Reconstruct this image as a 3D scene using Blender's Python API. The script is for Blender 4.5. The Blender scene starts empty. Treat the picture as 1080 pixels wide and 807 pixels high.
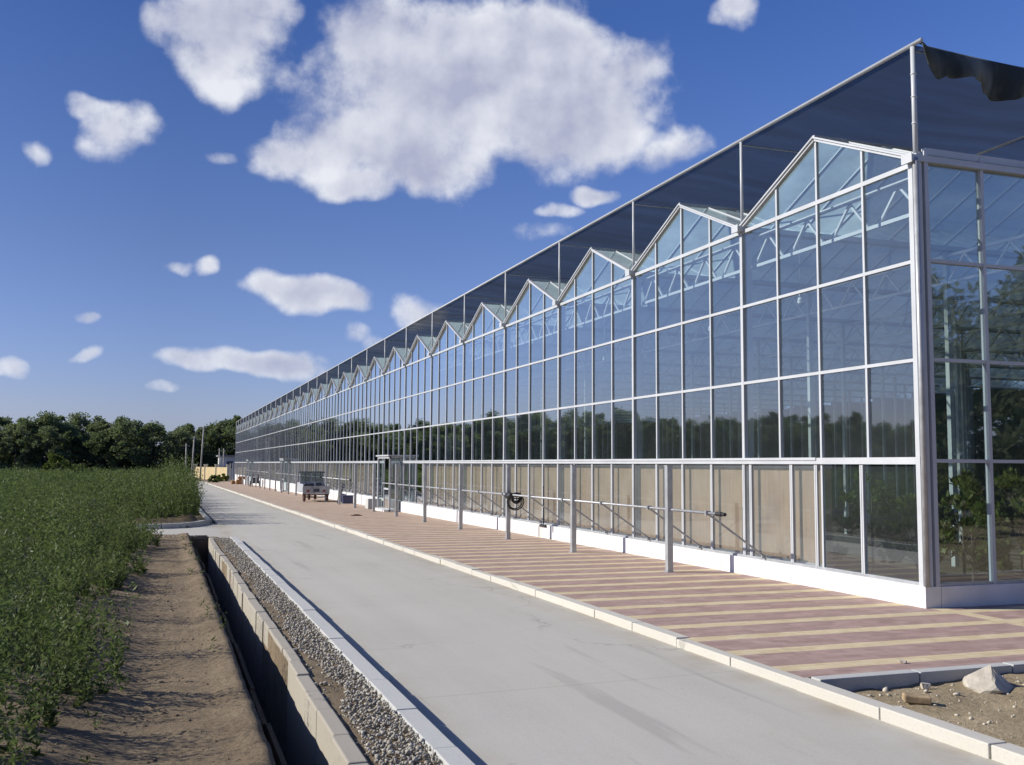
import bpy, math, random
import numpy as np
from mathutils import Vector, Matrix
random.seed(7); RS = np.random.RandomState(11)
SC = bpy.context.scene; COL = SC.collection
R = math.radians
# ------------------------------------------------------------------ camera
FPX, CAMH = 1050.0, 1.72
def solve(vp=(172, 488), slope=.006):
    y = np.array([vp[0]-540, vp[1]-403.5, FPX]); y /= np.linalg.norm(y)
    up = np.cross(y, [1, slope, 0]); up /= np.linalg.norm(up)
    if up[1] > 0: up = -up
    x = np.cross(y, up)
    if x[0] < 0: x = -x
    return np.array([x, y, up])
RM = solve()
cam = bpy.data.cameras.new('camera'); camo = bpy.data.objects.new('camera', cam); COL.objects.link(camo)
r_, u_, b_ = RM[:, 0], -RM[:, 1], -RM[:, 2]
camo.matrix_world = Matrix(((r_[0], u_[0], b_[0], 0), (r_[1], u_[1], b_[1], 0), (r_[2], u_[2], b_[2], CAMH), (0, 0, 0, 1)))
cam.sensor_fit = 'HORIZONTAL'; cam.sensor_width = 36; cam.lens = 36*FPX/1080
cam.clip_start = .05; cam.clip_end = 6000
SC.camera = camo
def pixdir(x, y):
    d = RM @ np.array([x-540, y-403.5, FPX]); return d/np.linalg.norm(d)
# ------------------------------------------------------------------ exposure, sun, sky
SC.view_settings.view_transform = 'Standard'; SC.view_settings.look = 'None'
SC.view_settings.exposure = 0.45; SC.view_settings.gamma = 1; SC.view_settings.use_curve_mapping = False
SC.render.engine = 'CYCLES'
SC.cycles.transparent_max_bounces = 32; SC.cycles.max_bounces = 7; SC.cycles.glossy_bounces = 3
SC.cycles.diffuse_bounces = 3; SC.cycles.caustics_reflective = False; SC.cycles.caustics_refractive = False
SC.cycles.use_denoising = True
SUN_EL = R(30); LDIR = np.array([.944, -.33])         # light travels towards +X and a little -Y
LDIR = LDIR/np.linalg.norm(LDIR)
sd = Vector((-LDIR[0]*math.cos(SUN_EL), -LDIR[1]*math.cos(SUN_EL), math.sin(SUN_EL)))   # towards the sun
sl = bpy.data.lights.new('sun', 'SUN'); sl.energy = 4.2; sl.angle = R(.55); sl.color = (1, .93, .82)
so = bpy.data.objects.new('sun', sl); COL.objects.link(so)
so.rotation_euler = (-sd).to_track_quat('-Z', 'Y').to_euler(); so.location = (-30, 10, 30)
W = bpy.data.worlds.new('World'); SC.world = W; W.use_nodes = True; W.cycles.sampling_method = 'MANUAL'; W.cycles.sample_map_resolution = 512
wt = W.node_tree; wt.nodes.clear()
def N(t, typ, **kw):
    n = t.nodes.new(typ)
    for k, v in kw.items():
        if k.startswith('i_'): n.inputs[k[2:].replace('_', ' ')].default_value = v
        else: setattr(n, k, v)
    return n
def L(t, a, b): t.links.new(a, b)
def mth(t, op, a, b=None, c=None, clamp=False):
    n = t.nodes.new('ShaderNodeMath'); n.operation = op; n.use_clamp = clamp
    for i, v in enumerate((a, b, c)):
        if v is None: continue
        if isinstance(v, (int, float)): n.inputs[i].default_value = v
        else: t.links.new(v, n.inputs[i])
    return n.outputs[0]
def vmth(t, op, a, b=None, out=0):
    n = t.nodes.new('ShaderNodeVectorMath'); n.operation = op
    for i, v in enumerate((a, b)):
        if v is None: continue
        if isinstance(v, (tuple, list, Vector)): n.inputs[i].default_value = tuple(v)
        else: t.links.new(v, n.inputs[i])
    return n.outputs[out]
# cumulus clouds: (x, y, half width, half height, weight) as directions of the sky seen from the spot, plus some elsewhere
BL = [(480, 85, 190, 92, 1.0), (400, 150, 125, 62, 1.0), (600, 110, 110, 80, 1.0), (395, 28, 75, 50, 1.), (575, 50, 90, 45, 1), (655, 65, 60, 40, .8), (450, 178, 90, 36, .9),
      (300, 160, 50, 30, .75), (385, 200, 50, 22, .85), (715, 160, 45, 22, .5), (645, 125, 60, 50, .8),
      (238, 45, 66, 52, .9), (265, 10, 40, 35, .8), (222, 80, 34, 30, .8), (195, 35, 28, 26, .7),
      (115, 140, 36, 30, .72), (90, 118, 30, 14, .6), (78, 108, 22, 12, .5), (34, 153, 17, 11, .42), (140, 128, 20, 16, .6),
      (330, 313, 72, 21, .95), (300, 310, 40, 20, .9), (370, 315, 36, 18, .85), (270, 380, 84, 17, .9), (300, 377, 50, 16, .9), (200, 384, 50, 14, .7),
      (445, 330, 38, 16, .6), (633, 200, 26, 11, .75), (788, 25, 28, 18, .75), (592, 214, 24, 9, .5), (216, 154, 26, 9, .45), (190, 288, 22, 8, .5), (226, 287, 16, 12, .55),
      (28, 387, 18, 12, .55), (96, 374, 12, 8, .5), (165, 414, 18, 6, .45), (88, 342, 14, 6, .45), (372, 352, 24, 12, .45), (398, 362, 20, 10, .4), (0, 392, 14, 5, .3), (560, 10, 60, 16, .3), (565, 240, 30, 12, .25)]
blobs = []
for x, y, a, b, w in BL:
    d = Vector(pixdir(x, y)); u = d.cross(Vector((0, 0, 1))).normalized(); v = u.cross(d).normalized()
    blobs.append((d, u, v, a/FPX*.95, b/FPX*.95, w))
for k in range(9):                                    # clouds over the rest of the sky (seen in reflections)
    az = R(-75 - 26*k); el = R(random.uniform(10, 42)); d = Vector((math.sin(az)*math.cos(el), math.cos(az)*math.cos(el), math.sin(el)))
    u = d.cross(Vector((0, 0, 1))).normalized(); v = u.cross(d).normalized()
    blobs.append((d, u, v, random.uniform(.1, .22), random.uniform(.03, .07), .8))
cg = bpy.data.node_groups.new('cloud_cover', 'ShaderNodeTree')
cg.interface.new_socket('Vector', in_out='INPUT', socket_type='NodeSocketVector')
cg.interface.new_socket('Value', in_out='OUTPUT', socket_type='NodeSocketFloat')
gi = cg.nodes.new('NodeGroupInput'); go = cg.nodes.new('NodeGroupOutput')
acc = None
wn = N(cg, 'ShaderNodeTexNoise', i_Scale=7.0, i_Detail=3.0, i_Roughness=.55); L(cg, gi.outputs[0], wn.inputs['Vector'])
off = vmth(cg, 'MULTIPLY', vmth(cg, 'SUBTRACT', wn.outputs['Color'], (.5, .5, .5)), (.09, .09, .07))
wv = vmth(cg, 'ADD', gi.outputs[0], off)
for d, u, v, a, b, w in blobs:
    pu = vmth(cg, 'DOT_PRODUCT', wv, u/a, out=1); pv = vmth(cg, 'DOT_PRODUCT', wv, v/b, out=1)
    # keep to the front half: add distance behind
    df = mth(cg, 'MULTIPLY', mth(cg, 'LESS_THAN', vmth(cg, 'DOT_PRODUCT', wv, d, out=1), .3), 50)
    pv = mth(cg, 'SUBTRACT', pv, 0)
    r2 = mth(cg, 'ADD', mth(cg, 'ADD', mth(cg, 'MULTIPLY', pu, pu), mth(cg, 'MULTIPLY', pv, pv)), df)
    e = mth(cg, 'MULTIPLY', mth(cg, 'SUBTRACT', 1.0, r2), w)
    acc = e if acc is None else mth(cg, 'SMOOTH_MAX', acc, e, .25)
L(cg, acc, go.inputs[0])
tc = N(wt, 'ShaderNodeTexCoord'); SV = tc.outputs['Generated']
gn = wt.nodes.new('ShaderNodeGroup'); gn.node_tree = cg; L(wt, SV, gn.inputs[0]); ACC = gn.outputs[0]
def nz(vec, sc, det, ro, amp, off=.5):
    n = N(wt, 'ShaderNodeTexNoise', i_Scale=sc, i_Detail=det, i_Roughness=ro); L(wt, vec, n.inputs['Vector'])
    return mth(wt, 'MULTIPLY', mth(wt, 'SUBTRACT', n.outputs['Fac'], off), amp)
SV1 = vmth(wt, 'ADD', SV, (-.030, -.006, .032)); SV2 = vmth(wt, 'ADD', SV, (-.010, -.002, .011))
A0 = nz(SV, 12, 2, .5, 1.9); B0 = nz(SV, 30, 7, .56, 2.4, .51); A1 = nz(SV1, 12, 1, .5, 1.9); B1 = nz(SV2, 30, 3, .54, 2.4, .51)
cl = mth(wt, 'MINIMUM', mth(wt, 'MAXIMUM', mth(wt, 'MULTIPLY', ACC, 1.9), -2.0), 1.6)
D0 = mth(wt, 'ADD', mth(wt, 'ADD', cl, A0), B0)
dens = N(wt, 'ShaderNodeMapRange', interpolation_type='SMOOTHSTEP'); L(wt, D0, dens.inputs['Value'])
dens.inputs['From Min'].default_value = -.15; dens.inputs['From Max'].default_value = 1.35
sep = N(wt, 'ShaderNodeSeparateXYZ'); L(wt, tc.outputs['Generated'], sep.inputs[0])
hor = N(wt, 'ShaderNodeMapRange'); L(wt, sep.outputs[2], hor.inputs['Value']); hor.inputs['From Min'].default_value = .0; hor.inputs['From Max'].default_value = .12
dfac = mth(wt, 'MULTIPLY', mth(wt, 'MULTIPLY', dens.outputs[0], .95), mth(wt, 'ADD', mth(wt, 'MULTIPLY', hor.outputs[0], .5), .5))
lit = mth(wt, 'MULTIPLY_ADD', mth(wt, 'SUBTRACT', A0, A1), .55, .50)
lit = mth(wt, 'ADD', lit, mth(wt, 'MULTIPLY', mth(wt, 'SUBTRACT', B0, B1), .30))
thick = N(wt, 'ShaderNodeMapRange'); L(wt, ACC, thick.inputs['Value']); thick.inputs['From Min'].default_value = .1; thick.inputs['From Max'].default_value = 1.1
thick.inputs['To Min'].default_value = .36; thick.inputs['To Max'].default_value = -.30
lit = mth(wt, 'ADD', lit, thick.outputs[0], clamp=True)
cr = N(wt, 'ShaderNodeValToRGB'); L(wt, lit, cr.inputs[0])
cr.color_ramp.elements[0].position = .12; cr.color_ramp.elements[0].color = (3.2, 3.4, 4.5, 1)
cr.color_ramp.elements[1].position = .9; cr.color_ramp.elements[1].color = (6.2, 6.35, 6.8, 1)
sky = N(wt, 'ShaderNodeTexSky', sky_type='NISHITA', sun_disc=False, sun_elevation=SUN_EL, sun_rotation=math.atan2(sd.x, sd.y), altitude=0, air_density=1.0, dust_density=.6, ozone_density=3.0)
tint = N(wt, 'ShaderNodeMix', data_type='RGBA', blend_type='MULTIPLY'); tint.inputs['Factor'].default_value = 1
L(wt, sky.outputs[0], tint.inputs['A']); 
zc = mth(wt, 'MULTIPLY', sep.outputs[2], 1.0, clamp=True)
er = N(wt, 'ShaderNodeValToRGB'); L(wt, zc, er.inputs[0]); ee = er.color_ramp.elements     # deeper, slightly violet blue with height
ee[0].position = 0.0; ee[0].color = (.54, .60, 1.0, 1); ee[1].position = .05; ee[1].color = (.56, .57, .86, 1)
for p_, c_ in ((.21, (.46, .49, .72)), (.42, (.305, .42, .72)), (.75, (.37, .46, .72))): e_ = ee.new(p_); e_.color = (*c_, 1)
xg_ = mth(wt, 'MULTIPLY_ADD', mth(wt, 'MAXIMUM', sep.outputs[0], 0.0), .85, .97)        # a little brighter away to the right
L(wt, vmth(wt, 'MULTIPLY', er.outputs[0], wt.nodes.new('ShaderNodeCombineXYZ').outputs[0]), tint.inputs['B'])
cx_ = [n for n in wt.nodes if n.type == 'COMBXYZ'][-1]
for i_ in range(3): L(wt, xg_, cx_.inputs[i_])
mx = N(wt, 'ShaderNodeMix', data_type='RGBA'); L(wt, dfac, mx.inputs['Factor']); L(wt, tint.outputs['Result'], mx.inputs['A']); L(wt, cr.outputs[0], mx.inputs['B'])
bg = N(wt, 'ShaderNodeBackground'); bg.inputs['Strength'].default_value = .10; L(wt, mx.outputs['Result'], bg.inputs['Color'])
wo = N(wt, 'ShaderNodeOutputWorld'); L(wt, bg.outputs[0], wo.inputs['Surface'])
# ------------------------------------------------------------------ material helpers
def mat(name):
    m = bpy.data.materials.new(name); m.use_nodes = True
    return m, m.node_tree, m.node_tree.nodes['Principled BSDF']
def ramp(t, src, stops):
    n = t.nodes.new('ShaderNodeValToRGB'); L(t, src, n.inputs[0]); e = n.color_ramp.elements
    while len(e) > len(stops): e.remove(e[-1])
    while len(e) < len(stops): e.new(.5)
    for i, (p, c) in enumerate(stops): e[i].position = p; e[i].color = (*c, 1)
    return n.outputs[0]
def noise(t, scale, detail=5, rough=.55, vec=None, out='Fac'):
    n = N(t, 'ShaderNodeTexNoise', i_Scale=scale, i_Detail=detail, i_Roughness=rough)
    if vec is None: vec = N(t, 'ShaderNodeTexCoord').outputs['Object']
    L(t, vec, n.inputs['Vector']); return n.outputs[out]
def mixc(t, f, a, b, bt='MIX'):
    n = N(t, 'ShaderNodeMix', data_type='RGBA', blend_type=bt)
    for s, v in (('Factor', f), ('A', a), ('B', b)):
        if isinstance(v, (int, float)): n.inputs[s].default_value = v
        elif isinstance(v, tuple): n.inputs[s].default_value = (*v, 1)
        else: L(t, v, n.inputs[s])
    return n.outputs['Result']
def bump(t, p, h, strength=.3, dist=.01):
    b = N(t, 'ShaderNodeBump', i_Strength=strength, i_Distance=dist); L(t, h, b.inputs['Height']); L(t, b.outputs[0], p.inputs['Normal'])
def simple(name, col, rough=.6, metal=0, var=.15, scale=3, bmp=0):
    m, t, p = mat(name)
    c = ramp(t, noise(t, scale), [(.3, tuple(x*(1-var) for x in col)), (.7, tuple(min(1, x*(1+var)) for x in col))])
    L(t, c, p.inputs['Base Color']); p.inputs['Roughness'].default_value = rough; p.inputs['Metallic'].default_value = metal
    if bmp: bump(t, p, noise(t, scale*12), bmp)
    return m
M = {}
M['alu'] = simple('white_aluminium', (.50, .53, .56), .42, .0, .08, 2)
M['galv'] = simple('galvanised_steel', (.40, .42, .44), .45, .35, .18, 6)
M['steel_in'] = simple('inner_steel', (.48, .52, .52), .5, .1, .1, 4)
M['steel_sunlit'] = simple('sunlit_inner_steel', (.74, .76, .78), .5, 0, .05, 4)  # inner steel again, with the sunlight on it put into the colour
M['dark'] = simple('dark_rubber', (.02, .02, .022), .6)
M['black'] = simple('black_iron', (.025, .025, .028), .45, .2)
M['tail'] = simple('red_lamp_cover', (.28, .03, .02), .3)
M['backing'] = simple('dark_green_backing', (.05, .085, .06), .9, 0, .5, .5)  # interior shade put into the colour of the added backing
M['rust'] = simple('rusty_brown_iron', (.14, .065, .045), .8, 0, .4, 12)
M['cargrey'] = simple('weathered_grey_paint', (.42, .45, .48), .5, 0, .25, 5)
M['cardark'] = simple('dark_blue_grey_paint', (.05, .06, .09), .5, 0, .3, 5)
M['bluebox'] = simple('dark_blue_plastic', (.035, .045, .11), .5, 0, .2, 5)
M['yellow'] = simple('yellow_render', (.52, .42, .24), .9, 0, .1, .5)
M['cream'] = simple('cream_paint', (.7, .66, .52), .9, 0, .1, .5)
M['whitewall'] = simple('pale_wall', (.6, .6, .6), .9, 0, .12, .4)
M['tile'] = simple('grey_roof', (.25, .25, .26), .9, 0, .12, 1)
M['card'] = simple('brown_cardboard', (.36, .19, .08), .9, 0, .2, 3)
M['wood'] = simple('pole_concrete', (.42, .40, .36), .9, 0, .2, 1)
M['bark'] = simple('bark', (.10, .08, .06), .95, 0, .3, 4, .5)
M['rock'] = simple('pale_rock', (.52, .48, .40), .9, 0, .2, 9, .6)
M['brickbit'] = simple('old_brick', (.40, .30, .18), .95, 0, .5, 14, .6)
# plinth: white paint, slightly dirty near the ground
m, t, p = mat('white_plinth_paint'); M['plinth'] = m
L(t, ramp(t, noise(t, 1.3, 8, .7), [(.3, (.66, .66, .65)), (.6, (.80, .80, .80)), (.8, (.74, .73, .70))]), p.inputs['Base Color']); p.inputs['Roughness'].default_value = .85
bump(t, p, noise(t, 40), .2)
# glass
def glassmat(name, tintc, ior=1.5, mul=2.0, wav=.0012, haze=.0, tlu=False):
    m = bpy.data.materials.new(name); m.use_nodes = True; t = m.node_tree; t.nodes.clear()
    out = N(t, 'ShaderNodeOutputMaterial'); tr = N(t, 'ShaderNodeBsdfTransparent'); tr.inputs[0].default_value = (*tintc, 1)
    gl = N(t, 'ShaderNodeBsdfGlossy'); gl.inputs['Roughness'].default_value = .02; gl.inputs['Color'].default_value = (.93, .98, 1, 1)
    ge = N(t, 'ShaderNodeNewGeometry'); F0 = ((ior-1)/(ior+1))**2
    cs = mth(t, 'ABSOLUTE', vmth(t, 'DOT_PRODUCT', ge.outputs['Incoming'], ge.outputs['Normal'], out=1))
    fr_ = mth(t, 'MULTIPLY_ADD', mth(t, 'POWER', mth(t, 'SUBTRACT', 1.0, cs), 4.2), 1-F0, F0)
    tcn = N(t, 'ShaderNodeTexCoord')
    b = N(t, 'ShaderNodeBump', i_Strength=1.0, i_Distance=wav); L(t, noise(t, 1.1, 1, .4, tcn.outputs['Object']), b.inputs['Height'])
    L(t, b.outputs[0], gl.inputs['Normal'])
    f = mth(t, 'MULTIPLY', fr_, mul, clamp=True)
    df = N(t, 'ShaderNodeBsdfDiffuse'); df.inputs[0].default_value = (.40, .47, .50, 1)     # film of dust on the pane
    if tlu: d2 = N(t, 'ShaderNodeBsdfTranslucent'); d2.inputs[0].default_value = (.45, .60, .66, 1); ad = N(t, 'ShaderNodeAddShader'); L(t, df.outputs[0], ad.inputs[0]); L(t, d2.outputs[0], ad.inputs[1]); df = ad
    dust = mth(t, 'MULTIPLY', noise(t, .9, 6, .6, tcn.outputs['Object']), haze)
    m0 = N(t, 'ShaderNodeMixShader'); L(t, dust, m0.inputs[0]); L(t, tr.outputs[0], m0.inputs[1]); L(t, df.outputs[0], m0.inputs[2])
    m1 = N(t, 'ShaderNodeMixShader'); L(t, f, m1.inputs[0]); L(t, m0.outputs[0], m1.inputs[1]); L(t, gl.outputs[0], m1.inputs[2])
    L(t, m1.outputs[0], out.inputs[0]); return m
M['glass'] = glassmat('greenhouse_glass', (.76, .85, .86), 1.64, 2.8, .0012, .095)
M['ventglass'] = glassmat('vent_glass', (.84, .87, .88), 1.45, 1.3, .0012, .35)
M['roofglass'] = glassmat('roof_glass', (.80, .88, .88), 1.4, .35, .001, 1.1, True)
M['carglass'] = glassmat('vehicle_glass', (.25, .3, .32), 1.5, 1.5, .0005, .1)
# shade net
m = bpy.data.materials.new('shade_net'); m.use_nodes = True; t = m.node_tree; t.nodes.clear(); M['net'] = m
out = N(t, 'ShaderNodeOutputMaterial'); tr = N(t, 'ShaderNodeBsdfTransparent'); df = N(t, 'ShaderNodeBsdfDiffuse'); tl = N(t, 'ShaderNodeBsdfTranslucent')
df.inputs[0].default_value = (.022, .026, .034, 1); tl.inputs[0].default_value = (.02, .024, .035, 1)
tcn = N(t, 'ShaderNodeTexCoord'); mp = N(t, 'ShaderNodeMapping'); mp.inputs['Scale'].default_value = (.25, 1.6, 1); L(t, tcn.outputs['Object'], mp.inputs[0])
fac = ramp(t, noise(t, 1.0, 6, .6, mp.outputs[0]), [(.3, (.84,)*3), (.7, (.94,)*3)])
a = N(t, 'ShaderNodeAddShader'); L(t, df.outputs[0], a.inputs[0]); L(t, tl.outputs[0], a.inputs[1])
ms = N(t, 'ShaderNodeMixShader'); L(t, fac, ms.inputs[0]); L(t, tr.outputs[0], ms.inputs[1]); L(t, a.outputs[0], ms.inputs[2]); L(t, ms.outputs[0], out.inputs[0])
m, t, p = mat('folded_net'); M['flap'] = m; fm = N(t, 'ShaderNodeMapping'); fm.inputs['Scale'].default_value = (1.4, 1, .5); L(t, N(t, 'ShaderNodeTexCoord').outputs['Object'], fm.inputs[0])
L(t, ramp(t, noise(t, 1.2, 4, .5, fm.outputs[0]), [(.42, (.025, .034, .036)), (.6, (.15, .165, .15))]), p.inputs['Base Color']); p.inputs['Roughness'].default_value = .9
# cooling pad
m, t, p = mat('cooling_pad_paper'); M['pad'] = m
tcn = N(t, 'ShaderNodeTexCoord'); mp = N(t, 'ShaderNodeMapping'); mp.inputs['Scale'].default_value = (1, 9, .7); L(t, tcn.outputs['Object'], mp.inputs[0])
c1 = ramp(t, noise(t, 1.2, 6, .6, tcn.outputs['Object']), [(.3, (.26, .18, .12)), (.5, (.37, .27, .18)), (.7, (.44, .33, .21))])
c2 = mixc(t, .35, c1, ramp(t, noise(t, 2, 3, .5, mp.outputs[0]), [(.3, (.25, .175, .12)), (.7, (.47, .36, .25))]))
L(t, c2, p.inputs['Base Color']); p.inputs['Roughness'].default_value = .95
# road concrete
def concrete(name, base, joints=True):
    m, t, p = mat(name); tcn = N(t, 'ShaderNodeTexCoord'); o = tcn.outputs['Object']
    b = tuple(base)
    c = ramp(t, noise(t, .35, 8, .62, o), [(.3, tuple(x*.78 for x in b)), (.5, b), (.72, tuple(x*1.14 for x in b))])
    mp = N(t, 'ShaderNodeMapping'); mp.inputs['Scale'].default_value = (1.8, .12, 1); L(t, o, mp.inputs[0])
    c = mixc(t, .6, c, ramp(t, noise(t, 1, 5, .6, mp.outputs[0]), [(.3, tuple(x*.85 for x in b)), (.7, tuple(x*1.1 for x in b))]))
    c = mixc(t, .35, c, ramp(t, noise(t, 60, 4, .7, o), [(.3, tuple(x*.75 for x in b)), (.7, tuple(x*1.2 for x in b))]))
    if joints:
        sx = N(t, 'ShaderNodeSeparateXYZ'); L(t, o, sx.inputs[0])
        e1 = mth(t, 'SUBTRACT', 1.0, mth(t, 'DIVIDE', mth(t, 'ABSOLUTE', mth(t, 'SUBTRACT', sx.outputs[0], 4.9)), .55), clamp=True)
        e2 = mth(t, 'SUBTRACT', 1.0, mth(t, 'DIVIDE', mth(t, 'ABSOLUTE', mth(t, 'SUBTRACT', sx.outputs[0], 1.75)), .4), clamp=True)
        ed = mth(t, 'MULTIPLY', mth(t, 'MAXIMUM', e1, e2), ramp(t, noise(t, 1.5, 8, .7, o), [(.35, (0,)*3), (.65, (1,)*3)]))
        c = mixc(t, mth(t, 'MULTIPLY', ed, .8), c, (.33, .285, .21))
        st = N(t, 'ShaderNodeMapping'); st.inputs['Rotation'].default_value = (0, 0, .22); st.inputs['Scale'].default_value = (3.0, .22, 1); L(t, o, st.inputs[0])
        c = mixc(t, ramp(t, noise(t, .9, 7, .65, st.outputs[0]), [(.60, (0,)*3), (.68, (.38,)*3)]), c, tuple(x*.55 for x in b))
        c = mixc(t, ramp(t, noise(t, 5, 4, .8, o), [(.66, (0,)*3), (.74, (.35,)*3)]), c, tuple(x*.5 for x in b))
    # sand patches
    c = mixc(t, ramp(t, noise(t, .8, 6, .7, o), [(.58, (0,)*3), (.75, (.4,)*3)]), c, (.40, .36, .28))
    # hairline cracks
    wv = N(t, 'ShaderNodeTexVoronoi', feature='DISTANCE_TO_EDGE'); wv.inputs['Scale'].default_value = .16
    dv = vmth(t, 'ADD', o, vmth(t, 'MULTIPLY', noise(t, .9, 4, .6, o, 'Color'), (1.6, 1.6, 0))); L(t, dv, wv.inputs['Vector'])
    ck = ramp(t, wv.outputs['Distance'], [(0, (.55,)*3), (.004, (0,)*3)])
    ck = mth(t, 'MULTIPLY', ck, ramp(t, noise(t, .5, 2, .5, o), [(.45, (0,)*3), (.6, (1,)*3)]))
    c = mixc(t, ck, c, tuple(x*.4 for x in b))
    if joints:
        sp = N(t, 'ShaderNodeSeparateXYZ'); L(t, o, sp.inputs[0])
        j = mth(t, 'LESS_THAN', mth(t, 'ABSOLUTE', mth(t, 'SUBTRACT', mth(t, 'FRACT', mth(t, 'DIVIDE', sp.outputs[1], 5.2)), .5)), .0016)
        c = mixc(t, mth(t, 'MULTIPLY', j, .3), c, tuple(x*.35 for x in b))
    L(t, c, p.inputs['Base Color']); p.inputs['Roughness'].default_value = .85
    bump(t, p, noise(t, 70, 4, .6, o), .25, .004); return m
M['road'] = concrete('road_concrete', (.455, .445, .405))
M['kerb'] = concrete('kerb_concrete', (.54, .525, .47), False)
M['kerbgrey'] = concrete('grey_kerb_concrete', (.48, .49, .48), False)
M['ditch'] = concrete('ditch_concrete', (.37, .345, .29), False)
# pavers
m, t, p = mat('striped_pavers'); M['paver'] = m
tcn = N(t, 'ShaderNodeTexCoord'); o = tcn.outputs['Object']; sp = N(t, 'ShaderNodeSeparateXYZ'); L(t, o, sp.inputs[0])
sy = mth(t, 'FRACT', mth(t, 'DIVIDE', mth(t, 'ADD', sp.outputs[1], 744.9 - 7.416 + .11), .7449))
ylw = mth(t, 'LESS_THAN', sy, .29)
ex = mth(t, 'MULTIPLY', mth(t, 'LESS_THAN', mth(t, 'ABSOLUTE', mth(t, 'SUBTRACT', sp.outputs[0], 9.0)), .11), mth(t, 'LESS_THAN', sp.outputs[1], 9.95))
ylw = mth(t, 'MAXIMUM', ylw, ex)
br = N(t, 'ShaderNodeTexBrick'); L(t, o, br.inputs['Vector']); br.inputs['Scale'].default_value = 1; br.inputs['Brick Width'].default_value = .2; br.inputs['Row Height'].default_value = .1064
br.inputs['Mortar Size'].default_value = .0035; br.inputs['Mortar Smooth'].default_value = .3; br.inputs['Bias'].default_value = 0
br.inputs['Color1'].default_value = (0, 0, 0, 1); br.inputs['Color2'].default_value = (1, 1, 1, 1); br.inputs['Mortar'].default_value = (.5, .5, .5, 1)
red = mixc(t, br.outputs['Color'], (.32, .215, .19), (.43, .305, .27)); yel = mixc(t, br.outputs['Color'], (.60, .49, .30), (.68, .58, .38))
c = mixc(t, ylw, red, yel)
c = mixc(t, .8, c, ramp(t, noise(t, .9, 7, .7, o), [(.3, (.78, .77, .77)), (.5, (1, 1, 1)), (.75, (1.0, 1.0, 1.0))]), 'MULTIPLY')
c = mixc(t, .55, c, ramp(t, noise(t, 9, 5, .7, o), [(.3, (.72, .72, .72)), (.6, (1, 1, 1)), (.75, (1, 1, 1))]), 'MULTIPLY')
c = mixc(t, mth(t, 'MULTIPLY', br.outputs['Fac'], .45), c, (.30, .26, .2))
c = mixc(t, ramp(t, noise(t, 1.7, 7, .7, o), [(.55, (0,)*3), (.8, (.5,)*3)]), c, (.52, .46, .38))
L(t, c, p.inputs['Base Color']); p.inputs['Roughness'].default_value = .85
bump(t, p, mth(t, 'SUBTRACT', noise(t, 50, 3, .6, o), br.outputs['Fac']), .4, .004)
# soil
def soil(name, a, b, c_):
    m, t, p = mat(name); tcn = N(t, 'ShaderNodeTexCoord'); o = tcn.outputs['Object']
    c = ramp(t, noise(t, 1.6, 9, .68, o), [(.28, a), (.5, b), (.72, c_)])
    c = mixc(t, .45, c, ramp(t, noise(t, 24, 6, .75, o), [(.3, tuple(x*.7 for x in a)), (.7, c_)]))
    L(t, c, p.inputs['Base Color']); p.inputs['Roughness'].default_value = 1; p.inputs['Specular IOR Level'].default_value = .1
    bump(t, p, noise(t, 11, 9, .74, o), 1.0, .04); return m
M['soil'] = soil('dry_earth', (.125, .095, .066), (.24, .19, .13), (.36, .29, .20))
M['sand'] = soil('sandy_earth', (.24, .19, .12), (.38, .31, .20), (.50, .42, .29))
M['ditchshade'] = soil('shade_dark_earth', (.09, .08, .065), (.13, .115, .095), (.17, .15, .12))  # earth with the shade of the ditch put into its colour
M['floor'] = soil('greenhouse_floor', (.10, .09, .07), (.15, .13, .10), (.2, .18, .14))
m, t, p = mat('gravel_stone'); M['gravel'] = m
ge = N(t, 'ShaderNodeNewGeometry')
c = ramp(t, ge.outputs['Random Per Island'], [(0, (.20, .18, .15)), (.5, (.36, .34, .29)), (1, (.55, .52, .46))]); L(t, mixc(t, .3, c, ramp(t, noise(t, 40), [(.3, (.2, .19, .16)), (.7, (.5, .47, .42))])), p.inputs['Base Color'])
p.inputs['Roughness'].default_value = .95
def leafmat(name, a, b, c_, scale=.5, trans=.35):
    m = bpy.data.materials.new(name); m.use_nodes = True; t = m.node_tree; t.nodes.clear()
    out = N(t, 'ShaderNodeOutputMaterial'); ge = N(t, 'ShaderNodeNewGeometry')
    pn = N(t, 'ShaderNodeTexNoise', i_Scale=scale, i_Detail=3.0); L(t, ge.outputs['Position'], pn.inputs['Vector'])
    oi = N(t, 'ShaderNodeObjectInfo')
    f = mth(t, 'ADD', mth(t, 'MULTIPLY', ge.outputs['Random Per Island'], .45), mth(t, 'MULTIPLY', pn.outputs['Fac'], .6))
    f = mth(t, 'ADD', f, mth(t, 'MULTIPLY', mth(t, 'SUBTRACT', oi.outputs['Random'], .5), .35), clamp=True)
    c = ramp(t, f, [(.2, a), (.5, b), (.85, c_)])
    d = N(t, 'ShaderNodeBsdfDiffuse'); L(t, c, d.inputs[0]); tl = N(t, 'ShaderNodeBsdfTranslucent'); L(t, mixc(t, .5, c, (b[0]*1.3, b[1]*1.5, b[2]*.5)), tl.inputs[0])
    ms = N(t, 'ShaderNodeMixShader'); ms.inputs[0].default_value = trans; L(t, d.outputs[0], ms.inputs[1]); L(t, tl.outputs[0], ms.inputs[2])
    gs = N(t, 'ShaderNodeBsdfGlossy'); gs.inputs['Roughness'].default_value = .45; gs.inputs['Color'].default_value = (.6, .65, .6, 1)
    m2 = N(t, 'ShaderNodeMixShader'); m2.inputs[0].default_value = .018; L(t, ms.outputs[0], m2.inputs[1]); L(t, gs.outputs[0], m2.inputs[2]); L(t, m2.outputs[0], out.inputs[0]); return m
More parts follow.
